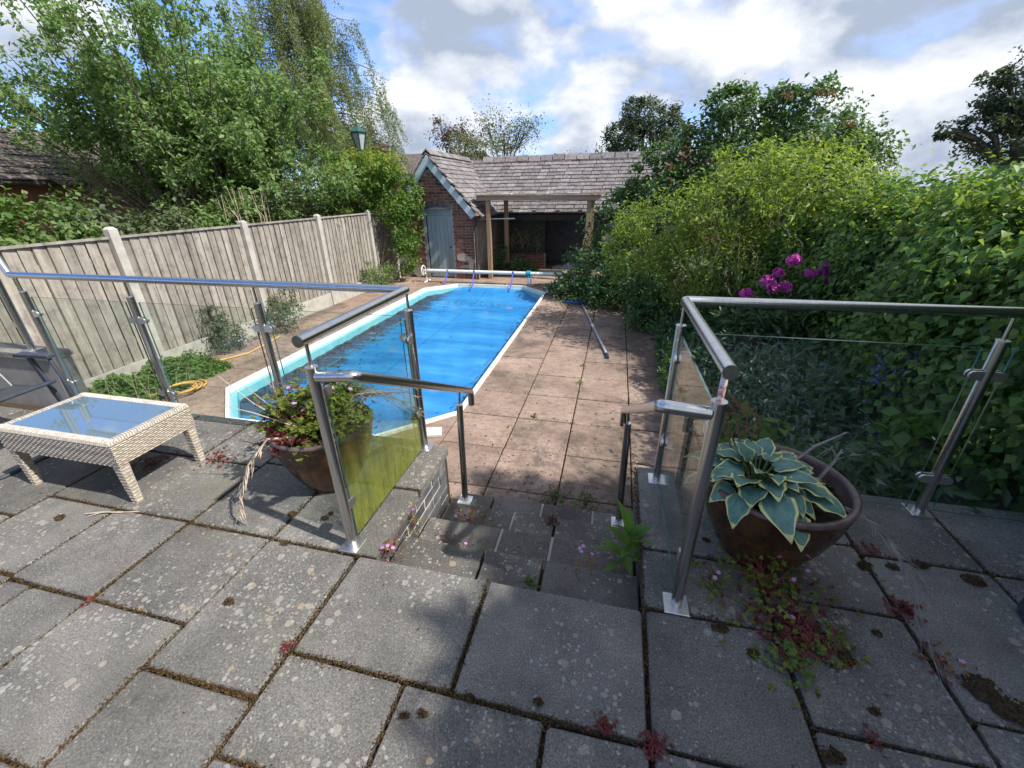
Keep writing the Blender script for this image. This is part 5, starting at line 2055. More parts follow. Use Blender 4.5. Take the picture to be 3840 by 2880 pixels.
# left slope tiles of the gable (mostly out of sight) joined
sgl = Vector((GXL - .05 - GXM, 0, EZ - .06 - RZ))
for r in range(12):
    c = Vector((GXM, 0, RZ)) + sgl * ((r + .6) / 12)
    nl_ = Vector((-(RZ - EZ), 0, GXM - GXL)).normalized()
    for q in range(12):
        tile_shape(restm, c + Vector((0, GY + .0 + TW * q, 0)) + nl_ * .02, Vector((0, 1, 0)), sgl.normalized(), nl_, .2, TW)
if restm.v:
    tag(restm.build('roof_tiles', MAT['rooftile'], SH), kind='stuff')
x = GXM + .5
while x < RX1:
    mb = MB()
    h = random.uniform(-.008, .008)
    mb.obox((x + .19, YR - .075, RZ + .02 + h), (.178, 0, 0), (0, .075, .085), (0, -.012, .010))
    mb.obox((x + .19, YR + .075, RZ + .02 + h), (.184, 0, 0), (0, .075, -.085), (0, .012, .010))
    mb.build('ridge_tile', MAT['rooftile'], SH)
    x += .385
y = GY - .12
while y < YR - .1:
    mb = MB()
    mb.obox((GXM - .06, y + .19, RZ + .035), (.07, 0, .065), (0, .188, 0), (-.006, 0, .009))
    mb.obox((GXM + .06, y + .19, RZ + .035), (.07, 0, -.065), (0, .188, 0), (.006, 0, .009))
    mb.build('ridge_tile', MAT['rooftile'], SH)
    y += .385
# gutter and down pipe at the corner
mb = MB()
mb.tube([(GXR + .07, GY - .05, .92), (GXR + .07, GY - .05, DECK)], .042, 10)
mb.tube([(GXR + .07, GY - .05, .92), (GXR + .26, GY - .02, .97)], .03, 8)
mb.build('down_pipe', MAT['darkwood'], SH, True)
mb = MB()
mb.tube([(GXR + .26, GY - .12, .96), (GXR + .26, YE, .96)], .035, 8)
mb.build('gutter', MAT['darkwood'], SH, True)
mb = MB()
mb.tube([(GXR + .0, GY + .4, .90), (-2.8, GY + .6, .90)], .016, 6)
mb.build('tie_rod', MAT['white'], SH, True)
# open bay: back wall, floor, side and partition
mb = MB()
mb.box(GXR, RX1, 15.3, 15.5, DECK - .1, 1.3)
mb.box(RX1 - .2, RX1, 13.45, 15.3, DECK - .1, .95)
mb.box(-.35, RX1 - .2, 13.45, 13.65, DECK - .1, .95)
mb.build('back_wall', MAT['shedin'], SH)
mb = MB()
mb.box(GXR + .01, RX1 - .2, 13.3, 15.3, DECK - .1, DECK + .01)
mb.build('floor', MAT['shedfloor'], SH)
mb = MB()
mb.bar((GXR, 13.42, .86), (RX1, 13.42, .86), .12, .16)
mb.build('lintel_beam', MAT['darkwood'], SH)
# inner back wall bricks that show faintly behind the bundle
mb = MB()
for r in range(20):
    for q in range(10):
        x = -2.15 + q * .23 + (.115 if r % 2 else 0)
        mb.box(x, x + .215, 15.285 - random.random() * .006, 15.3, DECK + .04 + r * .077, DECK + .105 + r * .077)
tag(mb.build('back_wall_bricks', MAT['shedin'], SH), kind='stuff')
# low brick wall across the left part of the bay
lwb = thing('low_brick_wall', 'low red brick wall across the open bay of the shed', 'wall', (-2.7, 13.7, DECK))
mb = MB()
mb.box(-3.55, -2.16, 13.66, 13.86, DECK - .05, DECK + .455)
mb.build('mortar_core', MAT['mortar'], lwb)
for r in range(6):
    x = -3.54 + (.0 if r % 2 else -.11)
    while x < -2.18:
        xa, xb = max(x, -3.54), min(x + .215, -2.17)
        if xb - xa > .05:
            mb = MB()
            mb.box(xa, xb, 13.645 + random.uniform(-.004, .003), 13.68, DECK + .012 + r * .0765, DECK + .075 + r * .0765)
            mb.build('brick', MAT['brick'], lwb)
        x += .227
# wire trellis with dry creeper on the partition
tr = thing('trellis', 'dark panel overgrown with dry creeper above the low brick wall', 'trellis', (-2.7, 13.75, DECK))
mb = MB()
mb.box(-3.5, -2.2, 13.80, 13.84, DECK + .46, .90)
mb.build('panel', MAT['darkwood'], tr)
k = 700
P = np.stack([RNG.uniform(-3.4, -2.25, k), 13.77 + RNG.random(k) * .03, DECK + .48 + 1.0 * RNG.random(k) ** 1.3], 1)
put('creeper', leaf_mesh('creeper', P - np.array(tr.location), norm(RNG.normal(size=(k, 3)) * .5 + np.array([0, -1, 0])), RNG.normal(size=(k, 3)) + np.array([0, 0, -.3]), .05 + .05 * RNG.random(k), .5, .1, MAT['l_dull']), tr)
mb = MB()
for q in range(40):
    x, z = random.uniform(-3.4, -2.3), DECK + random.uniform(.5, .9)
    mb.tube([(x, 13.775, z), (x + random.uniform(-.15, .15), 13.765, z + .2), (x + random.uniform(-.2, .2), 13.775, z + random.uniform(.3, .5))], [.007, .005, .003], 4)
mb.build('stems', MAT['palebark'], tr)
# things lying in the bay
mb = MB()
for (x, y, rx, h) in ((-1.35, 13.75, .30, .22), (-1.05, 13.7, .25, .30), (-1.7, 13.7, .25, .10)):
    n = 14
    for i in range(5):
        f = i / 4
        for j in range(n):
            a = 2 * pi * j / n
            mb.v.append((x + rx * cos(a) * (1 - f ** 2) * random.uniform(.85, 1.1), y + rx * .7 * sin(a) * (1 - f ** 2) * random.uniform(.85, 1.1), DECK + .015 + h * f * random.uniform(.9, 1.1)))
    b0 = len(mb.v) - 5 * n
    for i in range(4):
        for j in range(n):
            kk = (j + 1) % n
            mb.face((b0 + i * n + j, b0 + i * n + kk, b0 + (i + 1) * n + kk, b0 + (i + 1) * n + j))
tag(mb.build('tarpaulin', pm('grey_tarpaulin', [(.3, (.15, .17, .20)), (.7, (.42, .44, .48))], 5, .6, .5, 20, .02), None, True, 1.0), 'crumpled grey tarpaulin heaped in the open bay', 'tarpaulin')
mb = MB()
mb.obox((-.95, 14.0, DECK + .30), (.17, .04, 0), (-.03, .1, .04), (.02, -.1, .29))
tag(mb.build('board', pm('orange_board', [(.3, (.25, .09, .04)), (.7, (.36, .14, .07))], 6, .8, .2)), 'orange brown board leaning inside the open bay', 'board')
mb = MB()
mb.tube([(-1.05, 12.55, DECK), (-.88, 12.6, .35), (-.80, 12.62, .62)], .014, 6)
tag(mb.build('cane', MAT['palebark'], None, True), 'pale cane leaning against the right canopy post', 'cane')

# timber canopy in front of the bay
cn = thing('timber_canopy', 'weathered timber canopy on square posts in front of the open bay', 'canopy', (-2.1, 12.2, DECK))
for x, y in ((-3.42, 11.75), (-3.2, 12.85), (-.74, 11.75), (-.72, 12.75)):
    mb = MB()
    mb.prism([(x - .055, y - .055), (x + .055, y - .055), (x + .055, y + .055), (x - .055, y + .055)], DECK, 1.375, .004)
    mb.build('post', MAT['timber'], cn)
mb = MB()
mb.bar((-3.72, 11.68, 1.44), (-.45, 11.68, 1.42), .045, .125)
mb.build('front_beam', MAT['beam'], cn)
for x in (-3.45, -2.8, -2.1, -1.4, -.75):
    mb = MB()
    mb.bar((x, 11.70, 1.435), (x, 13.2, 1.435), .045, .09)
    mb.build('rafter', MAT['beam'], cn)
yb = 11.62
while yb < 13.1:
    mb = MB()
    mb.box(-3.80 + random.uniform(-.03, .03), -.38 + random.uniform(-.03, .03), yb, yb + .145, 1.503, 1.522 + random.uniform(0, .004))
    mb.build('roof_board', MAT['beam'], cn)
    yb += .15
for x in (-2.9, -1.95, -1.15):
    mb = MB()
    mb.box(x - .14, x + .14, 11.64, 11.80, 1.527, 1.545)
    mb.build('batten', MAT['white'], cn)
tree('dark_bush', 'low dark bush between the canopy posts', 'shrub', (-2.95, 12.4, DECK), [(-3.0, 12.4, -.42, .42, .3, .3), (-2.6, 12.5, -.5, .4, .3, .2), (-3.3, 12.6, -.1, .15, .2, .3)], 2200, .07, MAT['l_ivy'], trunk=.02, stems=2, twigs=5, per=25)

# ================================================================== NEIGHBOUR BUILDINGS, LAMP
hs1 = thing('neighbour_house', 'low brick house with a brown tiled roof behind the left shrubs', 'house', (-15, 9, -.9))
mb = MB()
mb.box(-22, -14.4, 2, 14, -.92, 1.95)
mb.build('wall', MAT['house'], hs1)
mb = MB()
mb.poly([(-14.0, 1.5, 1.98), (-14.0, 14.5, 1.98), (-16.6, 14.5, 3.35), (-16.6, 1.5, 3.35)])
mb.poly([(-16.6, 1.5, 3.35), (-16.6, 14.5, 3.35), (-22, 14.5, 1.0), (-22, 1.5, 1.0)])
rf = mb.build('roof', MAT['neighbourtile'], hs1)
rs_ = Vector((-16.6 + 14.0, 0, 3.35 - 1.98))
for r in range(9):
    c = Vector((-14.0, 0, 1.98)) + rs_ * ((r + .5) / 9)
    for q in range(16):
        mb = MB()
        mb.obox((c.x + .03, 7.0 + .33 * q + (.165 if r % 2 else 0), c.z + .035), rs_.normalized() * .19 + Vector((0, 0, -.02)), (0, .158, 0), (.006, 0, .012))
        mb.build('roof_tile', MAT['neighbourtile'], rf)
mb = MB()
mb.tube([(-13.95, 1.5, 1.93), (-13.95, 14.5, 1.93)], .06, 8)
mb.build('gutter', MAT['darkwood'], hs1, True)
hs2 = thing('neighbour_house', 'distant brick house whose orange chimney shows above the lilac', 'house', (3.5, 24, -.9))
mb = MB()
mb.box(.5, 8, 22.5, 28, -.92, 2.0)
mb.build('wall', MAT['house'], hs2)
mb = MB()
mb.poly([(.2, 22.2, 1.95), (8.3, 22.2, 1.95), (8.3, 25.2, 3.3), (.2, 25.2, 3.3)])
mb.poly([(.2, 25.2, 3.3), (8.3, 25.2, 3.3), (8.3, 28.3, 1.95), (.2, 28.3, 1.95)])
mb.build('roof', MAT['neighbourtile'], hs2)
mb = MB()
mb.box(2.62, 3.08, 24.0, 24.45, 2.5, 4.18)
mb.box(2.58, 3.12, 23.96, 24.49, 4.18, 4.27)
ch = mb.build('chimney', MAT['house'], hs2)
hs3 = thing('neighbour_house', 'grey tiled roof just left of the shed gable', 'house', (-11, 26, -.9))
mb = MB()
mb.box(-16, -8.2, 24, 30, -.92, 2.3)
mb.build('wall', MAT['house'], hs3)
mb = MB()
mb.poly([(-16.3, 23.7, 2.2), (-7.9, 23.7, 2.2), (-7.9, 27, 3.75), (-16.3, 27, 3.75)])
mb.poly([(-16.3, 27, 3.75), (-7.9, 27, 3.75), (-7.9, 30.3, 2.2), (-16.3, 30.3, 2.2)])
mb.build('roof', MAT['neighbourtile'], hs3)

lp = thing('garden_lamp', 'dark green lantern on a post behind the evergreen bush', 'lamp post', (-7.72, 13, -.9))
mb = MB()
mb.tube([(-7.72, 13, -.9), (-7.72, 13, 2.75)], .035, 10)
mb.build('pole', MAT['lampgreen'], lp, True)
mb = MB()
mb.lathe([(.0, 2.72), (.13, 2.74), (.13, 2.79), (.06, 2.82)], (-7.72, 13, 0), 6)
mb.lathe([(.26, 3.22), (.275, 3.25), (.16, 3.34), (.06, 3.39), (.045, 3.44), (.0, 3.50)], (-7.72, 13, 0), 6)
for j in range(6):
    a = 2 * pi * j / 6
    mb.bar((-7.72 + .12 * cos(a), 13 + .12 * sin(a), 2.78), (-7.72 + .245 * cos(a), 13 + .245 * sin(a), 3.23), .03, .03)
ln_ = mb.build('lantern', MAT['lampgreen'], lp)
mb = MB()
mb.lathe([(.105, 2.80), (.23, 3.22)], (-7.72, 13, 0), 6)
mb.build('lantern_glass', pm('milky_lamp_glass', [(.3, (.34, .40, .40)), (.7, (.46, .52, .52))], 6, .15, 0), ln_)

# ================================================================== TREES AND HEDGES
# big shrub on the left
SB = (-10.6, 9.6, -.3)
random.seed(21)
t = thing('large_shrub', 'big light green many stemmed shrub behind the left fence', 'shrub', SB)
mb = MB()
P_all, O_all = [], []
for q in range(235):
    a = random.uniform(-1.12, 1.2)
    ln = random.uniform(4.2, 7.2) * (1 - .20 * max(0, a - .2)) * random.uniform(.72, 1)
    if a < -.35:
        ln *= .98 - .10 * (-a - .35)
    dpt = random.gauss(0, .85)
    st = Vector((SB[0] + random.uniform(-.4, .4), SB[1] + random.uniform(-.35, .35), SB[2] + .2))
    en = st + Vector((sin(a) * ln * 1.02, dpt * ln * .32, cos(a) * ln))
    mid = st.lerp(en, .5) + Vector((-sin(a) * .25 + random.uniform(-.25, .25), random.uniform(-.2, .2), .35 * abs(sin(a)) + random.uniform(-.1, .3)))
    pts = [st, st.lerp(mid, .5), mid, mid.lerp(en, .5) + Vector((random.uniform(-.1, .1), 0, .08)), en]
    mb.tube(pts, [.034, .026, .018, .011, .004], 4, False)
    for w in range(random.randint(7, 10)):
        f = random.uniform(.34, 1.0) ** .8
        fi = min(f * 4, 3.999)
        k = int(fi)
        p = pts[k].lerp(pts[k + 1], fi - k)
        dirv = (en - st).normalized() * .7 + Vector([random.gauss(0, .75) for _ in range(3)])
        tl = random.uniform(.25, .75) * (1.15 - .4 * f)
        e = p + dirv.normalized() * tl
        mb.tube([p, e], [.006, .002], 3, False)
        for k2 in range(int(24 + 60 * tl)):
            g = random.uniform(.15, 1.05)
            P_all.append(tuple(p.lerp(e, g) + Vector([random.gauss(0, .075) for _ in range(3)])))
            O_all.append(tuple(dirv))
mb.build('stems', MAT['bark'], t, True)
P, O = np.array(P_all), np.array(O_all)
gap = (P[:, 0] < -11.3) & (P[:, 2] < 2.75) & (RNG.random(len(P)) < .85)     # thin at the lower left, the roof shows through
gap |= (P[:, 0] < -12.6) & (P[:, 2] > 4.6) & (RNG.random(len(P)) < .8)     # open sky in the upper left
P, O = P[~gap], O[~gap]
k = len(P)
put('crown', leaf_mesh('crown', P - np.array(SB), norm(RNG.normal(size=(k, 3)) * .7 + np.array([.15, -.2, .6])), O * .5 + RNG.normal(size=(k, 3)) * .8 - np.array([0, 0, .25]),
                       .10 * (.65 + .7 * RNG.random(k)), .56, .1, MAT['l_shrub']), t)
mb = MB()
for q in range(46):
    a = random.uniform(-1.25, .9)
    e = Vector((SB[0] + 3.2 * sin(a) * random.uniform(.5, 1), SB[1] + random.uniform(-.7, .5), SB[2] + 1.0 + 2.2 * cos(a) * random.uniform(.6, 1)))
    limb(mb, (SB[0] + random.uniform(-.35, .35), SB[1] + random.uniform(-.3, .3), SB[2] + .3), e, .03, .008, 5, .2)
for q in range(16):
    s0 = Vector((SB[0] + random.uniform(-3, -.8), SB[1] - .6, random.uniform(1.2, 2.2)))
    limb(mb, s0, s0 + Vector((random.uniform(-.9, .9), random.uniform(-.4, .1), random.uniform(-.5, .5))), .014, .005, 4, .5)
mb.build('bare_stems', MAT['palebark'], t, True)

# weeping birch further back
bt = thing('weeping_birch', 'tall birch with hanging twigs behind the big shrub', 'tree', (-13.0, 18.5, -.9))
mb = MB()
limb(mb, (-13.0, 18.5, -.9), (-12.8, 18.5, 9), .22, .06, 8, .05, 6)
P_all, D_all = [], []
for q in range(170):
    z0 = random.uniform(3.8, 9.6)
    a = random.uniform(0, 2 * pi)
    l = random.uniform(1.0, 3.3) * (1.1 - max(0, z0 - 6) / 9)
    s0 = Vector((-12.85, 18.5, z0 - .6))
    e = s0 + Vector((cos(a) * l, sin(a) * l, random.uniform(.1, .9) - .08 * l * l))
    limb(mb, s0, e, .03, .004, 4, .2, 3)
    for w in range(4):
        st = s0.lerp(e, random.uniform(.45, 1.0) if w else 1.0)
        dr_ = random.uniform(.7, 2.0)
        en = st + Vector((random.uniform(-.15, .65), random.uniform(-.3, .3), -dr_))
        mb.tube([st, st.lerp(en, .5) + Vector((.06, 0, .1)), en], [.006, .004, .002], 3)
        n = int(dr_ * 115)
        for k in range(n):
            f = (k + random.random()) / n
            P_all.append(st.lerp(en, f) + Vector([random.gauss(0, .07) for _ in range(3)]))
mb.build('trunk', MAT['bark'], bt, True)
P = np.array([tuple(p) for p in P_all])
k = len(P)
put('crown', leaf_mesh('crown', P - np.array(bt.location), norm(RNG.normal(size=(k, 3)) + np.array([0, -.3, .3])), RNG.normal(size=(k, 3)) * .6 + np.array([.1, 0, -.9]), .075 * (.7 + .6 * RNG.random(k)), .55, .1, MAT['l_birch']), bt)

# shrubs along the back of the fence
LG = 'shrubs growing behind the fence'
tree('hedge_shrub', 'big leaved pale green shrub behind the fence at the left edge', 'shrub', (-7.3, 3.6, -.5), [(-7.4, 3.6, 1.15, .6, .7, .55), (-7.2, 4.3, 1.1, .5, .5, .45), (-7.6, 2.6, 1.2, .6, .7, .55), (-7.5, 3.9, .6, .6, 1.0, .6)], 9500, .075, MAT['l_low'], LG, trunk=.05, stems=3, per=40, W=.7)
tree('hedge_shrub', 'mixed dull green shrub behind the second fence panel', 'shrub', (-7.6, 5.4, -.5), [(-7.6, 5.0, 1.1, .6, .6, .5), (-7.4, 5.8, .95, .5, .6, .45), (-7.8, 6.4, .9, .6, .6, .5), (-7.5, 5.5, .4, .6, 1.1, .6)], 6500, .085, MAT['l_dull'], LG, trunk=.05, stems=3, per=40)
tree('hedge_shrub', 'green bramble shrub under the big shrub', 'shrub', (-8.0, 7.4, -.5), [(-8.0, 7.0, .9, .7, .6, .5), (-7.8, 7.8, 1.0, .6, .6, .5), (-8.2, 8.5, 1.05, .7, .6, .55), (-8.0, 7.6, .3, .8, 1.4, .6)], 7000, .09, MAT['l_low'], LG, trunk=.05, stems=3, per=40)
tree('hedge_shrub', 'loose grey green shrub left of the evergreen bush', 'shrub', (-7.5, 9.6, -.5), [(-7.6, 9.3, 1.3, .6, .6, .6), (-7.2, 10.0, 1.4, .5, .6, .65), (-8.4, 9.4, 1.35, .7, .6, .6), (-7.6, 9.6, .5, .8, 1.0, .7)], 8000, .08, MAT['l_dull'], LG, trunk=.05, stems=3, per=40)
mb = MB()
for q in range(24):
    x, y = -7.5 + random.uniform(-.45, .4), 7.9 + random.uniform(-.5, .5)
    mb.tube([(x, y, .6), (x + random.uniform(-.08, .08), y, 1.2), (x + random.uniform(-.18, .18), y, random.uniform(1.35, 1.8))], [.007, .006, .003], 4)
tag(mb.build('dry_reeds', MAT['dry'], None, True), 'tan dead reeds standing behind the third fence panel', 'reeds')
# evergreen by the shed
eb = tree('evergreen_bush', 'dense evergreen bush at the end of the fence beside the shed', 'shrub', (-6.5, 10.4, -.7),
          [(-6.5, 10.4, 1.7, .65, .6, .55), (-5.75, 10.7, 1.55, .55, .5, .7), (-6.1, 10.5, 2.05, .6, .5, .42), (-5.5, 10.9, .75, .35, .4, .8), (-5.6, 10.95, .1, .24, .35, .6), (-6.8, 10.3, 1.1, .5, .5, .6), (-5.45, 11.0, 1.5, .4, .4, .6)],
          14000, .085, MAT['l_ever'], trunk=.07, stems=2, per=45, W=.42, shell=.3)
put('young_and_sunlit_tops', crown_mesh('young_and_sunlit_tops', [(-6.4, 10.4, 2.05, .6, .55, .35), (-5.85, 10.5, 2.2, .55, .5, .35)], 2600, .08, MAT['l_evertop'], eb.location, per=25, W=.4, shell=.2, zmin=2.0), eb)

# distant trees
FG = 'small trees beyond the shed roof'
tree('far_tree', 'reddish leaved tree behind the lantern', 'tree', (-14, 24, -.9), [(-13.9, 24, 4.0, .9, .8, .9), (-13.0, 24, 3.7, .8, .8, .7), (-14.8, 24.2, 4.4, .7, .7, .8), (-13.6, 24, 4.8, .4, .4, .5)], 3000, .14, MAT['l_farred'], FG, trunk=.12, per=25, spread=.3, shell=.8)
tree('far_tree', 'thin pinkish tree just left of the airy birch', 'tree', (-8.8, 24, -.9), [(-9.2, 24, 4.3, .5, .5, .7), (-8.4, 24, 4.4, .6, .5, .5), (-9.5, 24, 5.0, .18, .2, .35), (-7.9, 24, 4.0, .5, .5, .4)], 1800, .12, MAT['l_farred'], FG, trunk=.09, per=16, spread=.35, shell=.8)
tree('far_tree', 'airy pale birch above the shed ridge', 'tree', (-6.2, 24, -.9), [(-6.9, 24, 4.6, .6, .6, .9), (-6.0, 24, 4.3, .6, .6, .9), (-5.2, 24, 4.4, .6, .6, .7), (-4.6, 24, 4.5, .5, .5, .6), (-5.8, 24, 3.7, 1.2, .6, .5)], 2300, .11, MAT['l_far'], FG, trunk=.10, per=9, spread=.5, shell=.95, twigs=14)
tree('far_tree', 'green bushy treetop behind the shed ridge left part', 'tree', (-7.8, 22, -.9), [(-7.5, 22, 3.5, .8, .6, .6), (-6.5, 22, 3.4, .7, .6, .5)], 1600, .11, MAT['l_far'], FG, trunk=.1, per=20, spread=.3)
tree('far_tree', 'low tops of saplings over the middle of the ridge', 'tree', (-1.6, 24, -.9), [(-2.2, 24, 3.1, .6, .4, .35), (-1.2, 24, 3.3, .25, .3, .45), (-2.9, 24, 3.0, .5, .4, .3)], 420, .12, MAT['l_far'], FG, trunk=.06, per=9, spread=.4, shell=.9)
tree('dark_tree', 'dark brownish green tree behind the right part of the shed roof', 'tree', (1.0, 23, -.9), [(.6, 23, 4.6, .8, .8, .8), (1.5, 23, 4.2, .9, .8, .8), (-.1, 23, 3.8, .8, .8, .8), (1.0, 23, 3.5, 1.4, .9, .8), (.4, 23, 5.1, .4, .4, .35), (2.2, 23, 4.5, .35, .4, .4)], 15000, .105, MAT['l_dark'], FG, trunk=.18, per=50, spread=.13)
tree('dark_tree', 'dark tree with level branches at the right edge', 'tree', (10.2, 14.5, -.9), [(9.3, 14.5, 3.5, .9, .8, .55), (8.4, 14.3, 2.85, .75, .5, .22), (9.6, 14.5, 2.5, 1.2, .8, .5), (9.9, 14.5, 4.4, .9, .8, .5), (8.7, 14.4, 3.9, .5, .5, .2), (8.9, 14.4, 3.3, .6, .5, .2), (7.95, 14.2, 2.75, .35, .3, .10), (10.6, 14.5, 3.4, 1.0, .9, 1.2)], 14000, .10, MAT['l_dark'], FG, trunk=.2, per=50, spread=.15)

# right-hand side shrubs
tree('lilac', 'tall rounded lilac with faded brown flower heads behind the overhanging shrub', 'shrub', (2.6, 10.2, -.8),
     [(2.4, 10.2, 2.35, 1.0, .9, .85), (3.4, 10.2, 2.25, 1.0, .9, .8), (1.5, 10.2, 2.0, .8, .8, .8), (4.1, 10.2, 1.9, .7, .8, .75), (.75, 10.1, 1.7, .6, .7, .65), (2.9, 10.0, 1.5, 1.5, .9, .9), (4.3, 10.3, 1.0, .8, .9, .9), (.3, 10.5, 1.1, .5, .6, .6), (1.9, 10.0, 3.0, .5, .5, .3), (3.1, 10.0, 3.0, .55, .5, .3)],
     34000, .085, MAT['l_lilac'], trunk=.10, stems=3, twigs=6, per=45, W=.62, spread=.13)
lil = bpy.data.objects['lilac']
P, O = blob_points([(2.9, 9.6, 2.5, .9, .4, .6), (3.9, 9.6, 2.1, .6, .4, .5), (2.0, 9.6, 2.2, .5, .4, .5), (1.0, 9.6, 1.9, .4, .3, .3)], 800, 55, .06, .2)
k = len(P)
put('faded_flower_heads', leaf_mesh('faded_flower_heads', P - np.array(lil.location), norm(RNG.normal(size=(k, 3))), RNG.normal(size=(k, 3)), .045, .7, .1, MAT['l_brownhead']), lil)['kind'] = 'stuff'

pv = tree('privet', 'yellow green arching shrub overhanging the deck', 'shrub', (1.9, 7.0, -.7),
          [(1.5, 7.0, 1.35, .75, .8, .55), (2.3, 6.6, 1.5, .75, .8, .5), (.75, 7.5, 1.0, .6, .7, .55), (.2, 8.0, .65, .45, .6, .5), (2.7, 7.2, 1.6, .7, .8, .5), (1.0, 7.0, .5, .5, .6, .6), (1.6, 6.9, .3, .5, .5, .6), (2.4, 7.0, .5, .6, .6, .7), (1.9, 7.4, 1.85, .7, .6, .3)],
          19000, .075, MAT['l_privet'], trunk=.08, stems=3, twigs=7, per=40, W=.4, spread=.17, droop=.3)
P_all, mb = [], MB()
for (x, y, z0, z1, dx) in ((1.35, 6.3, .95, -.05, -.18), (1.75, 6.0, .8, .28, .0), (2.1, 5.7, 1.0, .45, .05), (2.3, 5.6, .9, .35, -.05), (1.2, 6.5, .8, .2, -.1), (2.0, 5.9, 1.1, .5, .08), (1.55, 6.2, 1.0, .4, .05)):
    st, en = Vector((x, y, z0)), Vector((x + dx, y - .15, z1))
    mb.tube([st + Vector((0, .5, .1)), st, st.lerp(en, .5), en], [.007, .006, .004, .002], 4)
    for k in range(110):
        f = random.random()
        P_all.append(tuple(st.lerp(en, f) + Vector([random.gauss(0, .045 * (1.2 - f * .6)) for _ in range(3)])))
mb.build('trailing_stems', MAT['palebark'], pv)['kind'] = 'stuff'
P = np.array(P_all)
k = len(P)
put('trailing_shoots', leaf_mesh('trailing_shoots', P - np.array(pv.location), norm(RNG.normal(size=(k, 3)) + np.array([0, -.4, .6])), RNG.normal(size=(k, 3)) + np.array([0, -.2, -.3]), .055 + .03 * RNG.random(k), .34, .1, MAT['l_privet']), pv)['kind'] = 'stuff'

iv = tree('ivy_mound', 'dark ivy mound spilling over the deck in front of the canopy', 'shrub', (.3, 9.6, DECK),
          [(-.1, 10.2, .75, .55, .7, .7), (.35, 9.8, .3, .75, .8, .75), (-.45, 10.1, -.05, .6, .8, .6), (.5, 9.0, -.1, .8, .8, .6), (-.75, 9.9, -.40, .55, .6, .32), (.1, 9.2, -.35, .8, .6, .38), (.9, 8.3, -.2, .6, .8, .6), (1.1, 7.6, -.35, .5, .6, .45), (-1.05, 9.9, -.53, .4, .35, .2), (.9, 9.8, 1.0, .7, .6, .6), (.05, 10.4, 1.25, .35, .5, .35), (.75, 7.7, -.45, .4, .5, .3)],
          19000, .075, MAT['l_ivy'], trunk=.05, stems=3, twigs=4, per=45, W=.7, zmin=DECK + .02)
P, O = blob_points([(-.18, 9.75, 1.05, .22, .2, .35), (-.22, 9.65, .55, .16, .1, .3)], 150, 30, .12, .5)
k = len(P)
put('pale_flowers', leaf_mesh('pale_flowers', P - np.array(iv.location), norm(RNG.normal(size=(k, 3)) + np.array([0, -1, .5])), RNG.normal(size=(k, 3)), .05, .9, .1, leafmat('pale_blossom', [(.35, .27, .33), (.45, .38, .42), (.30, .24, .28)], .3)), iv)['kind'] = 'stuff'
put('low_growth', crown_mesh('low_growth', [(-.2, 9.2, -.6, 1.1, .5, .10), (.65, 7.9, -.6, .4, .8, .12), (-1.2, 9.95, -.6, .35, .4, .14)], 1700, .06, MAT['l_low'], iv.location, per=25, W=.6, zmin=DECK + .01), iv)

# garden wall carrying the big-leaved climber
gwl = thing('garden_wall', 'garden wall hidden under the climbing hedge', 'wall', (3.0, 4, -.9))
mb = MB()
mb.box(2.92, 3.12, 2.35, 9.5, -.95, 1.12)
mb.box(2.90, 3.14, -2.5, 2.347, -.95, 1.6)
mb.build('masonry', MAT['house'], gwl)
cl = thing('climbing_hedge', 'tall wall of big leaved climber along the right side', 'hedge', (2.6, 3.5, DECK))


def hedge_surface(n, ncl):
    """clusters on a bulging face that curls over the top"""
    u = RNG.random(ncl)
    yc = -2.3 + 9.3 * RNG.random(ncl)
    Pc = np.zeros((ncl, 3))
    Oc = np.zeros((ncl, 3))
    lum = .10 * np.sin(yc * 2.1 + 1) + .10 * np.sin(yc * 4.7 + u * 6)
    near = np.clip((2.75 - yc) / .5, 0, 1)  # stretch out of view, raised to throw shade on the terrace
    topz = 1.24 + .07 * np.sin(yc * 1.7 + .6) + .05 * np.sin(yc * 5.1) + 1.2 * near
    face = u < .66
    f = u / .66
    zb = DECK + .05
    Pc[:, 0] = np.where(face, 2.50 - .18 * np.sin(f * pi * .9) - lum, 2.52 + (u - .66) / .34 * 1.0)
    Pc[:, 1] = yc
    Pc[:, 2] = np.where(face, zb + (topz - zb) * f, topz + .16 * np.sin((u - .66) / .34 * pi))
    Oc[:, 0] = np.where(face, -1, -.25 + .3 * (u - .66) / .34)
    Oc[:, 2] = np.where(face, .15 + .45 * f ** 3, 1)
    Pc += norm(Oc) * (RNG.random((ncl, 1)) ** 2 * .24 - .04)
    m_ = n // ncl
    P = np.repeat(Pc, m_, 0) + RNG.normal(size=(ncl * m_, 3)) * np.array([.075, .115, .10])
    return P, np.repeat(norm(Oc), m_, 0)


P, O = hedge_surface(92000, 2600)
k = len(P)
Nn = norm(O * .9 + np.array([0, 0, .45]) + RNG.normal(size=(k, 3)) * .6)
D = RNG.normal(size=(k, 3)) * .5 + np.array([-.1, 0, -1.0]) + O * .3
put('foliage', leaf_mesh('foliage', P - np.array(cl.location), Nn, D, .04 + .035 * RNG.random(k), .85, .16, MAT['l_hop'], midpos=.36), cl)
mb = MB()
for q in range(60):
    y = random.uniform(-2, 7)
    mb.tube([(2.78, y, DECK), (2.72, y + random.uniform(-.3, .3), .4), (2.7, y + random.uniform(-.5, .5), 1.4)], [.016, .012, .006], 5)
mb.build('vines', MAT['bark'], cl, True)

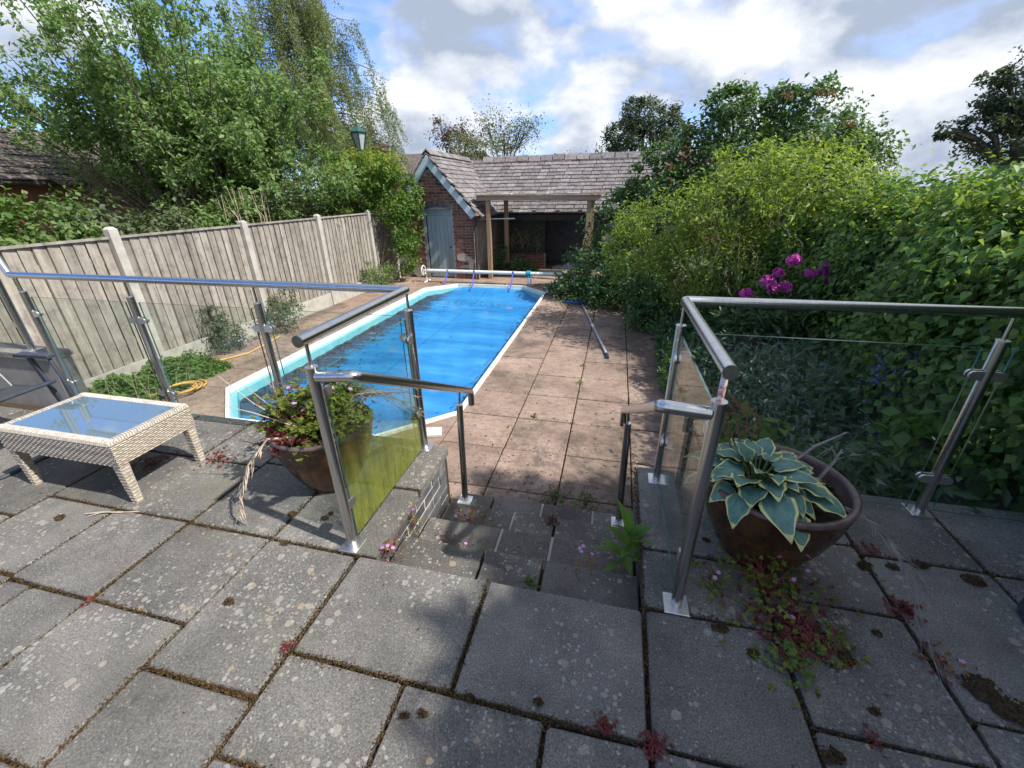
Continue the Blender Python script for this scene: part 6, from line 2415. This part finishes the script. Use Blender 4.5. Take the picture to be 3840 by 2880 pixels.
ch_ = thing('shade_hedge', 'tall unseen hedge added to shade the right end of the terrace', 'hedge', (3.3, 0, -.1))  # stands out of view, added to shade the steps and right terrace
k = 30000
P = np.stack([RNG.uniform(2.95, 3.6, k), RNG.uniform(-2.6, 2.15, k), RNG.random(k)], 1)
P[:, 2] = -.1 + P[:, 2] ** .8 * (4.0 + .10 * np.sin(P[:, 1] * 6) + .07 * np.sin(P[:, 1] * 15 + P[:, 0] * 9))
put('foliage', leaf_mesh('foliage', P - np.array([3.3, 0, -.1]), norm(RNG.normal(size=(k, 3)) + np.array([-.5, 0, .4])), RNG.normal(size=(k, 3)) * .5 + np.array([0, 0, .7]), .13 + .06 * RNG.random(k), .5, .1, MAT['l_dark']), ch_)
mb = MB()
for q in range(8):
    mb.tube([(3.3, -2.2 + .6 * q, -.1), (3.3, -2.2 + .6 * q, 2.6)], [.05, .02], 6)
mb.build('trunk', MAT['bark'], ch_, True)

put('young_and_sunlit_tops', crown_mesh('young_and_sunlit_tops', [(2.75, 2.9 + .55 * i, 1.22 + .06 * (i % 3), .5, .42, .26) for i in range(8)], 7000, .062, MAT['l_privet'], cl.location, per=30, W=.7, shell=.3, zmin=1.12), cl)  # yellow privet leaves stand in for sunlight on the hedge top

# planted bed
k = 5600
P = np.stack([RNG.uniform(.80, 2.5, k), 2.36 + 4.9 * RNG.random(k), np.zeros(k)], 1)
top = .14 + .53 * np.clip((P[:, 0] - .8) / 1.1, 0, 1) + .12 * np.sin(P[:, 1] * 3.1 + P[:, 0] * 4) + .08 * np.sin(P[:, 1] * 7 - P[:, 0] * 3)
P[:, 2] = DECK + top * RNG.random(k) ** .6
Pr = np.repeat(P, 4, 0) + RNG.normal(size=(4 * k, 3)) * .05
k4 = len(Pr)
me = leaf_mesh('bed_foliage', Pr, norm(RNG.normal(size=(k4, 3)) * .6 + np.array([-.25, -.35, .8])), RNG.normal(size=(k4, 3)) + np.array([0, 0, .15]), .07 + .10 * RNG.random(k4), .30, .1, MAT['l_bed'])
tag(put('bed_foliage', me), 'dense mixed leafy growth filling the planted bed', None, kind='stuff')
k = 900
P = np.stack([RNG.uniform(1.0, 2.3, k), RNG.uniform(2.6, 5.0, k), np.zeros(k)], 1)
P[:, 2] = DECK + .35 + .35 * np.clip((P[:, 0] - .9) / 1.2, 0, 1) + RNG.random(k) * .15
Pr = np.repeat(P[:170], 6, 0) + RNG.normal(size=(1020, 3)) * np.array([.012, .012, .05])
me = leaf_mesh('small_blue_flowers', Pr, norm(RNG.normal(size=(1020, 3))), RNG.normal(size=(1020, 3)), .018, .7, .1, leafmat('dusty_blue_flower', [(.14, .16, .30), (.20, .22, .36)], .2))
tag(put('small_blue_flowers', me), 'dusty blue flower spikes scattered through the planted bed', None, kind='stuff')
# silvery spikes of foliage in the bed
k = 1000
P = np.stack([RNG.normal(1.35, .28, k), RNG.normal(3.9, .55, k), DECK + .2 + .75 * RNG.random(k)], 1)
me = leaf_mesh('silver_foliage', P, norm(RNG.normal(size=(k, 3)) + np.array([0, -.3, .6])), RNG.normal(size=(k, 3)) + np.array([0, 0, .5]), .045 + .03 * RNG.random(k), .35, .1, leafmat('silver_leaf', [(.10, .16, .12), (.15, .20, .16), (.08, .13, .09)], .25))
tag(put('silver_foliage', me), 'silvery green upright growth behind the glass', None, kind='stuff')
BG = 'bluebell spikes in the planted bed'
for i, (x, y, z, l) in enumerate(((2.18, 3.42, .47, 'tallest bluebell spike behind the right glass'), (2.12, 3.40, .38, 'bluebell spike just left of the tallest one'), (2.22, 3.36, .36, 'bluebell spike just right of the tallest one'), (2.38, 3.42, .44, 'bluebell spike nearest the right far post'), (2.05, 3.48, .44, 'leftmost bluebell spike of the group'))):
    t = thing('bluebell', l, 'flower', (x, y, DECK), BG)
    mb = MB()
    mb.tube([(0, 0, 0), (.01, 0, .6), (.0, -.01, z - DECK)], [.005, .004, .003], 5)
    put('stem', mb.mesh('stem', MAT['stemgreen']), t)
    k = 110
    P = np.stack([RNG.normal(0, .028, k), RNG.normal(0, .028, k), (z - DECK) + .03 - .26 * RNG.random(k)], 1)
    put('petals', leaf_mesh('petals', P, norm(RNG.normal(size=(k, 3))), RNG.normal(size=(k, 3)) + np.array([0, 0, -.4]), .026, .7, .1, MAT['bluebell']), t)
# rounded leafy plants by the right post and behind the hosta
tree('leafy_shrub', 'light green oval leaved shrub behind the right far post', 'shrub', (2.15, 2.75, DECK), [(2.15, 2.75, -.05, .34, .22, .34), (2.4, 2.8, -.25, .35, .25, .3), (2.0, 2.7, .12, .2, .16, .22), (2.5, 2.7, .05, .2, .2, .25)], 1300, .10, MAT['l_fresh'], trunk=.03, stems=2, twigs=5, per=12, W=.75, spread=.3, shell=.7)
tree('leafy_shrub', 'small fresh green shrub behind the hosta on the far side of the glass', 'shrub', (.98, 2.62, DECK), [(.95, 2.6, -.05, .22, .16, .3), (1.15, 2.65, -.3, .25, .2, .3)], 700, .08, MAT['l_fresh'], trunk=.02, stems=2, twigs=5, per=10, W=.65, spread=.3, shell=.7)
tree('leafy_shrub', 'small bright shrub at the deck edge beyond the corner post', 'shrub', (.92, 5.0, DECK), [(.92, 5.0, -.45, .22, .35, .22), (.98, 5.7, -.5, .18, .25, .18)], 1300, .06, MAT['l_fresh'], trunk=.02, stems=2, twigs=4, per=20, W=.55)
# rhododendron
rh = tree('rhododendron', 'rhododendron bush with purple flower heads under the hedge', 'shrub', (1.85, 5.25, DECK), [(1.75, 5.3, .25, .35, .3, .35), (2.05, 5.3, .35, .32, .3, .35), (1.6, 5.3, -.1, .35, .3, .4), (2.0, 5.3, -.1, .35, .3, .4)], 1300, .12, MAT['l_rhodo'], trunk=.04, stems=2, twigs=5, per=16, W=.3, spread=.25)
for (x, y, z, r) in ((1.45, 5.1, .53, .06), (1.62, 5.05, .68, .07), (1.8, 5.05, .62, .065), (1.82, 5.05, .90, .06), (1.72, 5.1, .76, .045), (2.04, 5.1, .76, .06), (2.15, 5.1, .81, .05), (2.2, 5.1, .72, .04), (1.44, 5.05, .46, .045), (1.68, 5.02, .62, .05)):
    k = 85
    d = norm(RNG.normal(size=(k, 3)) + np.array([0, -.35, .45]))
    P = d * r * (.75 + .3 * RNG.random((k, 1))) * np.array([1.05, 1, .8])
    me = leaf_mesh('flower_head', P, norm(d + RNG.normal(size=(k, 3)) * .4), RNG.normal(size=(k, 3)), .042, .85, .12, MAT['rhodoflower'])
    put('flower_head', me, rh, (x - 1.85, y - 5.25, z - DECK))
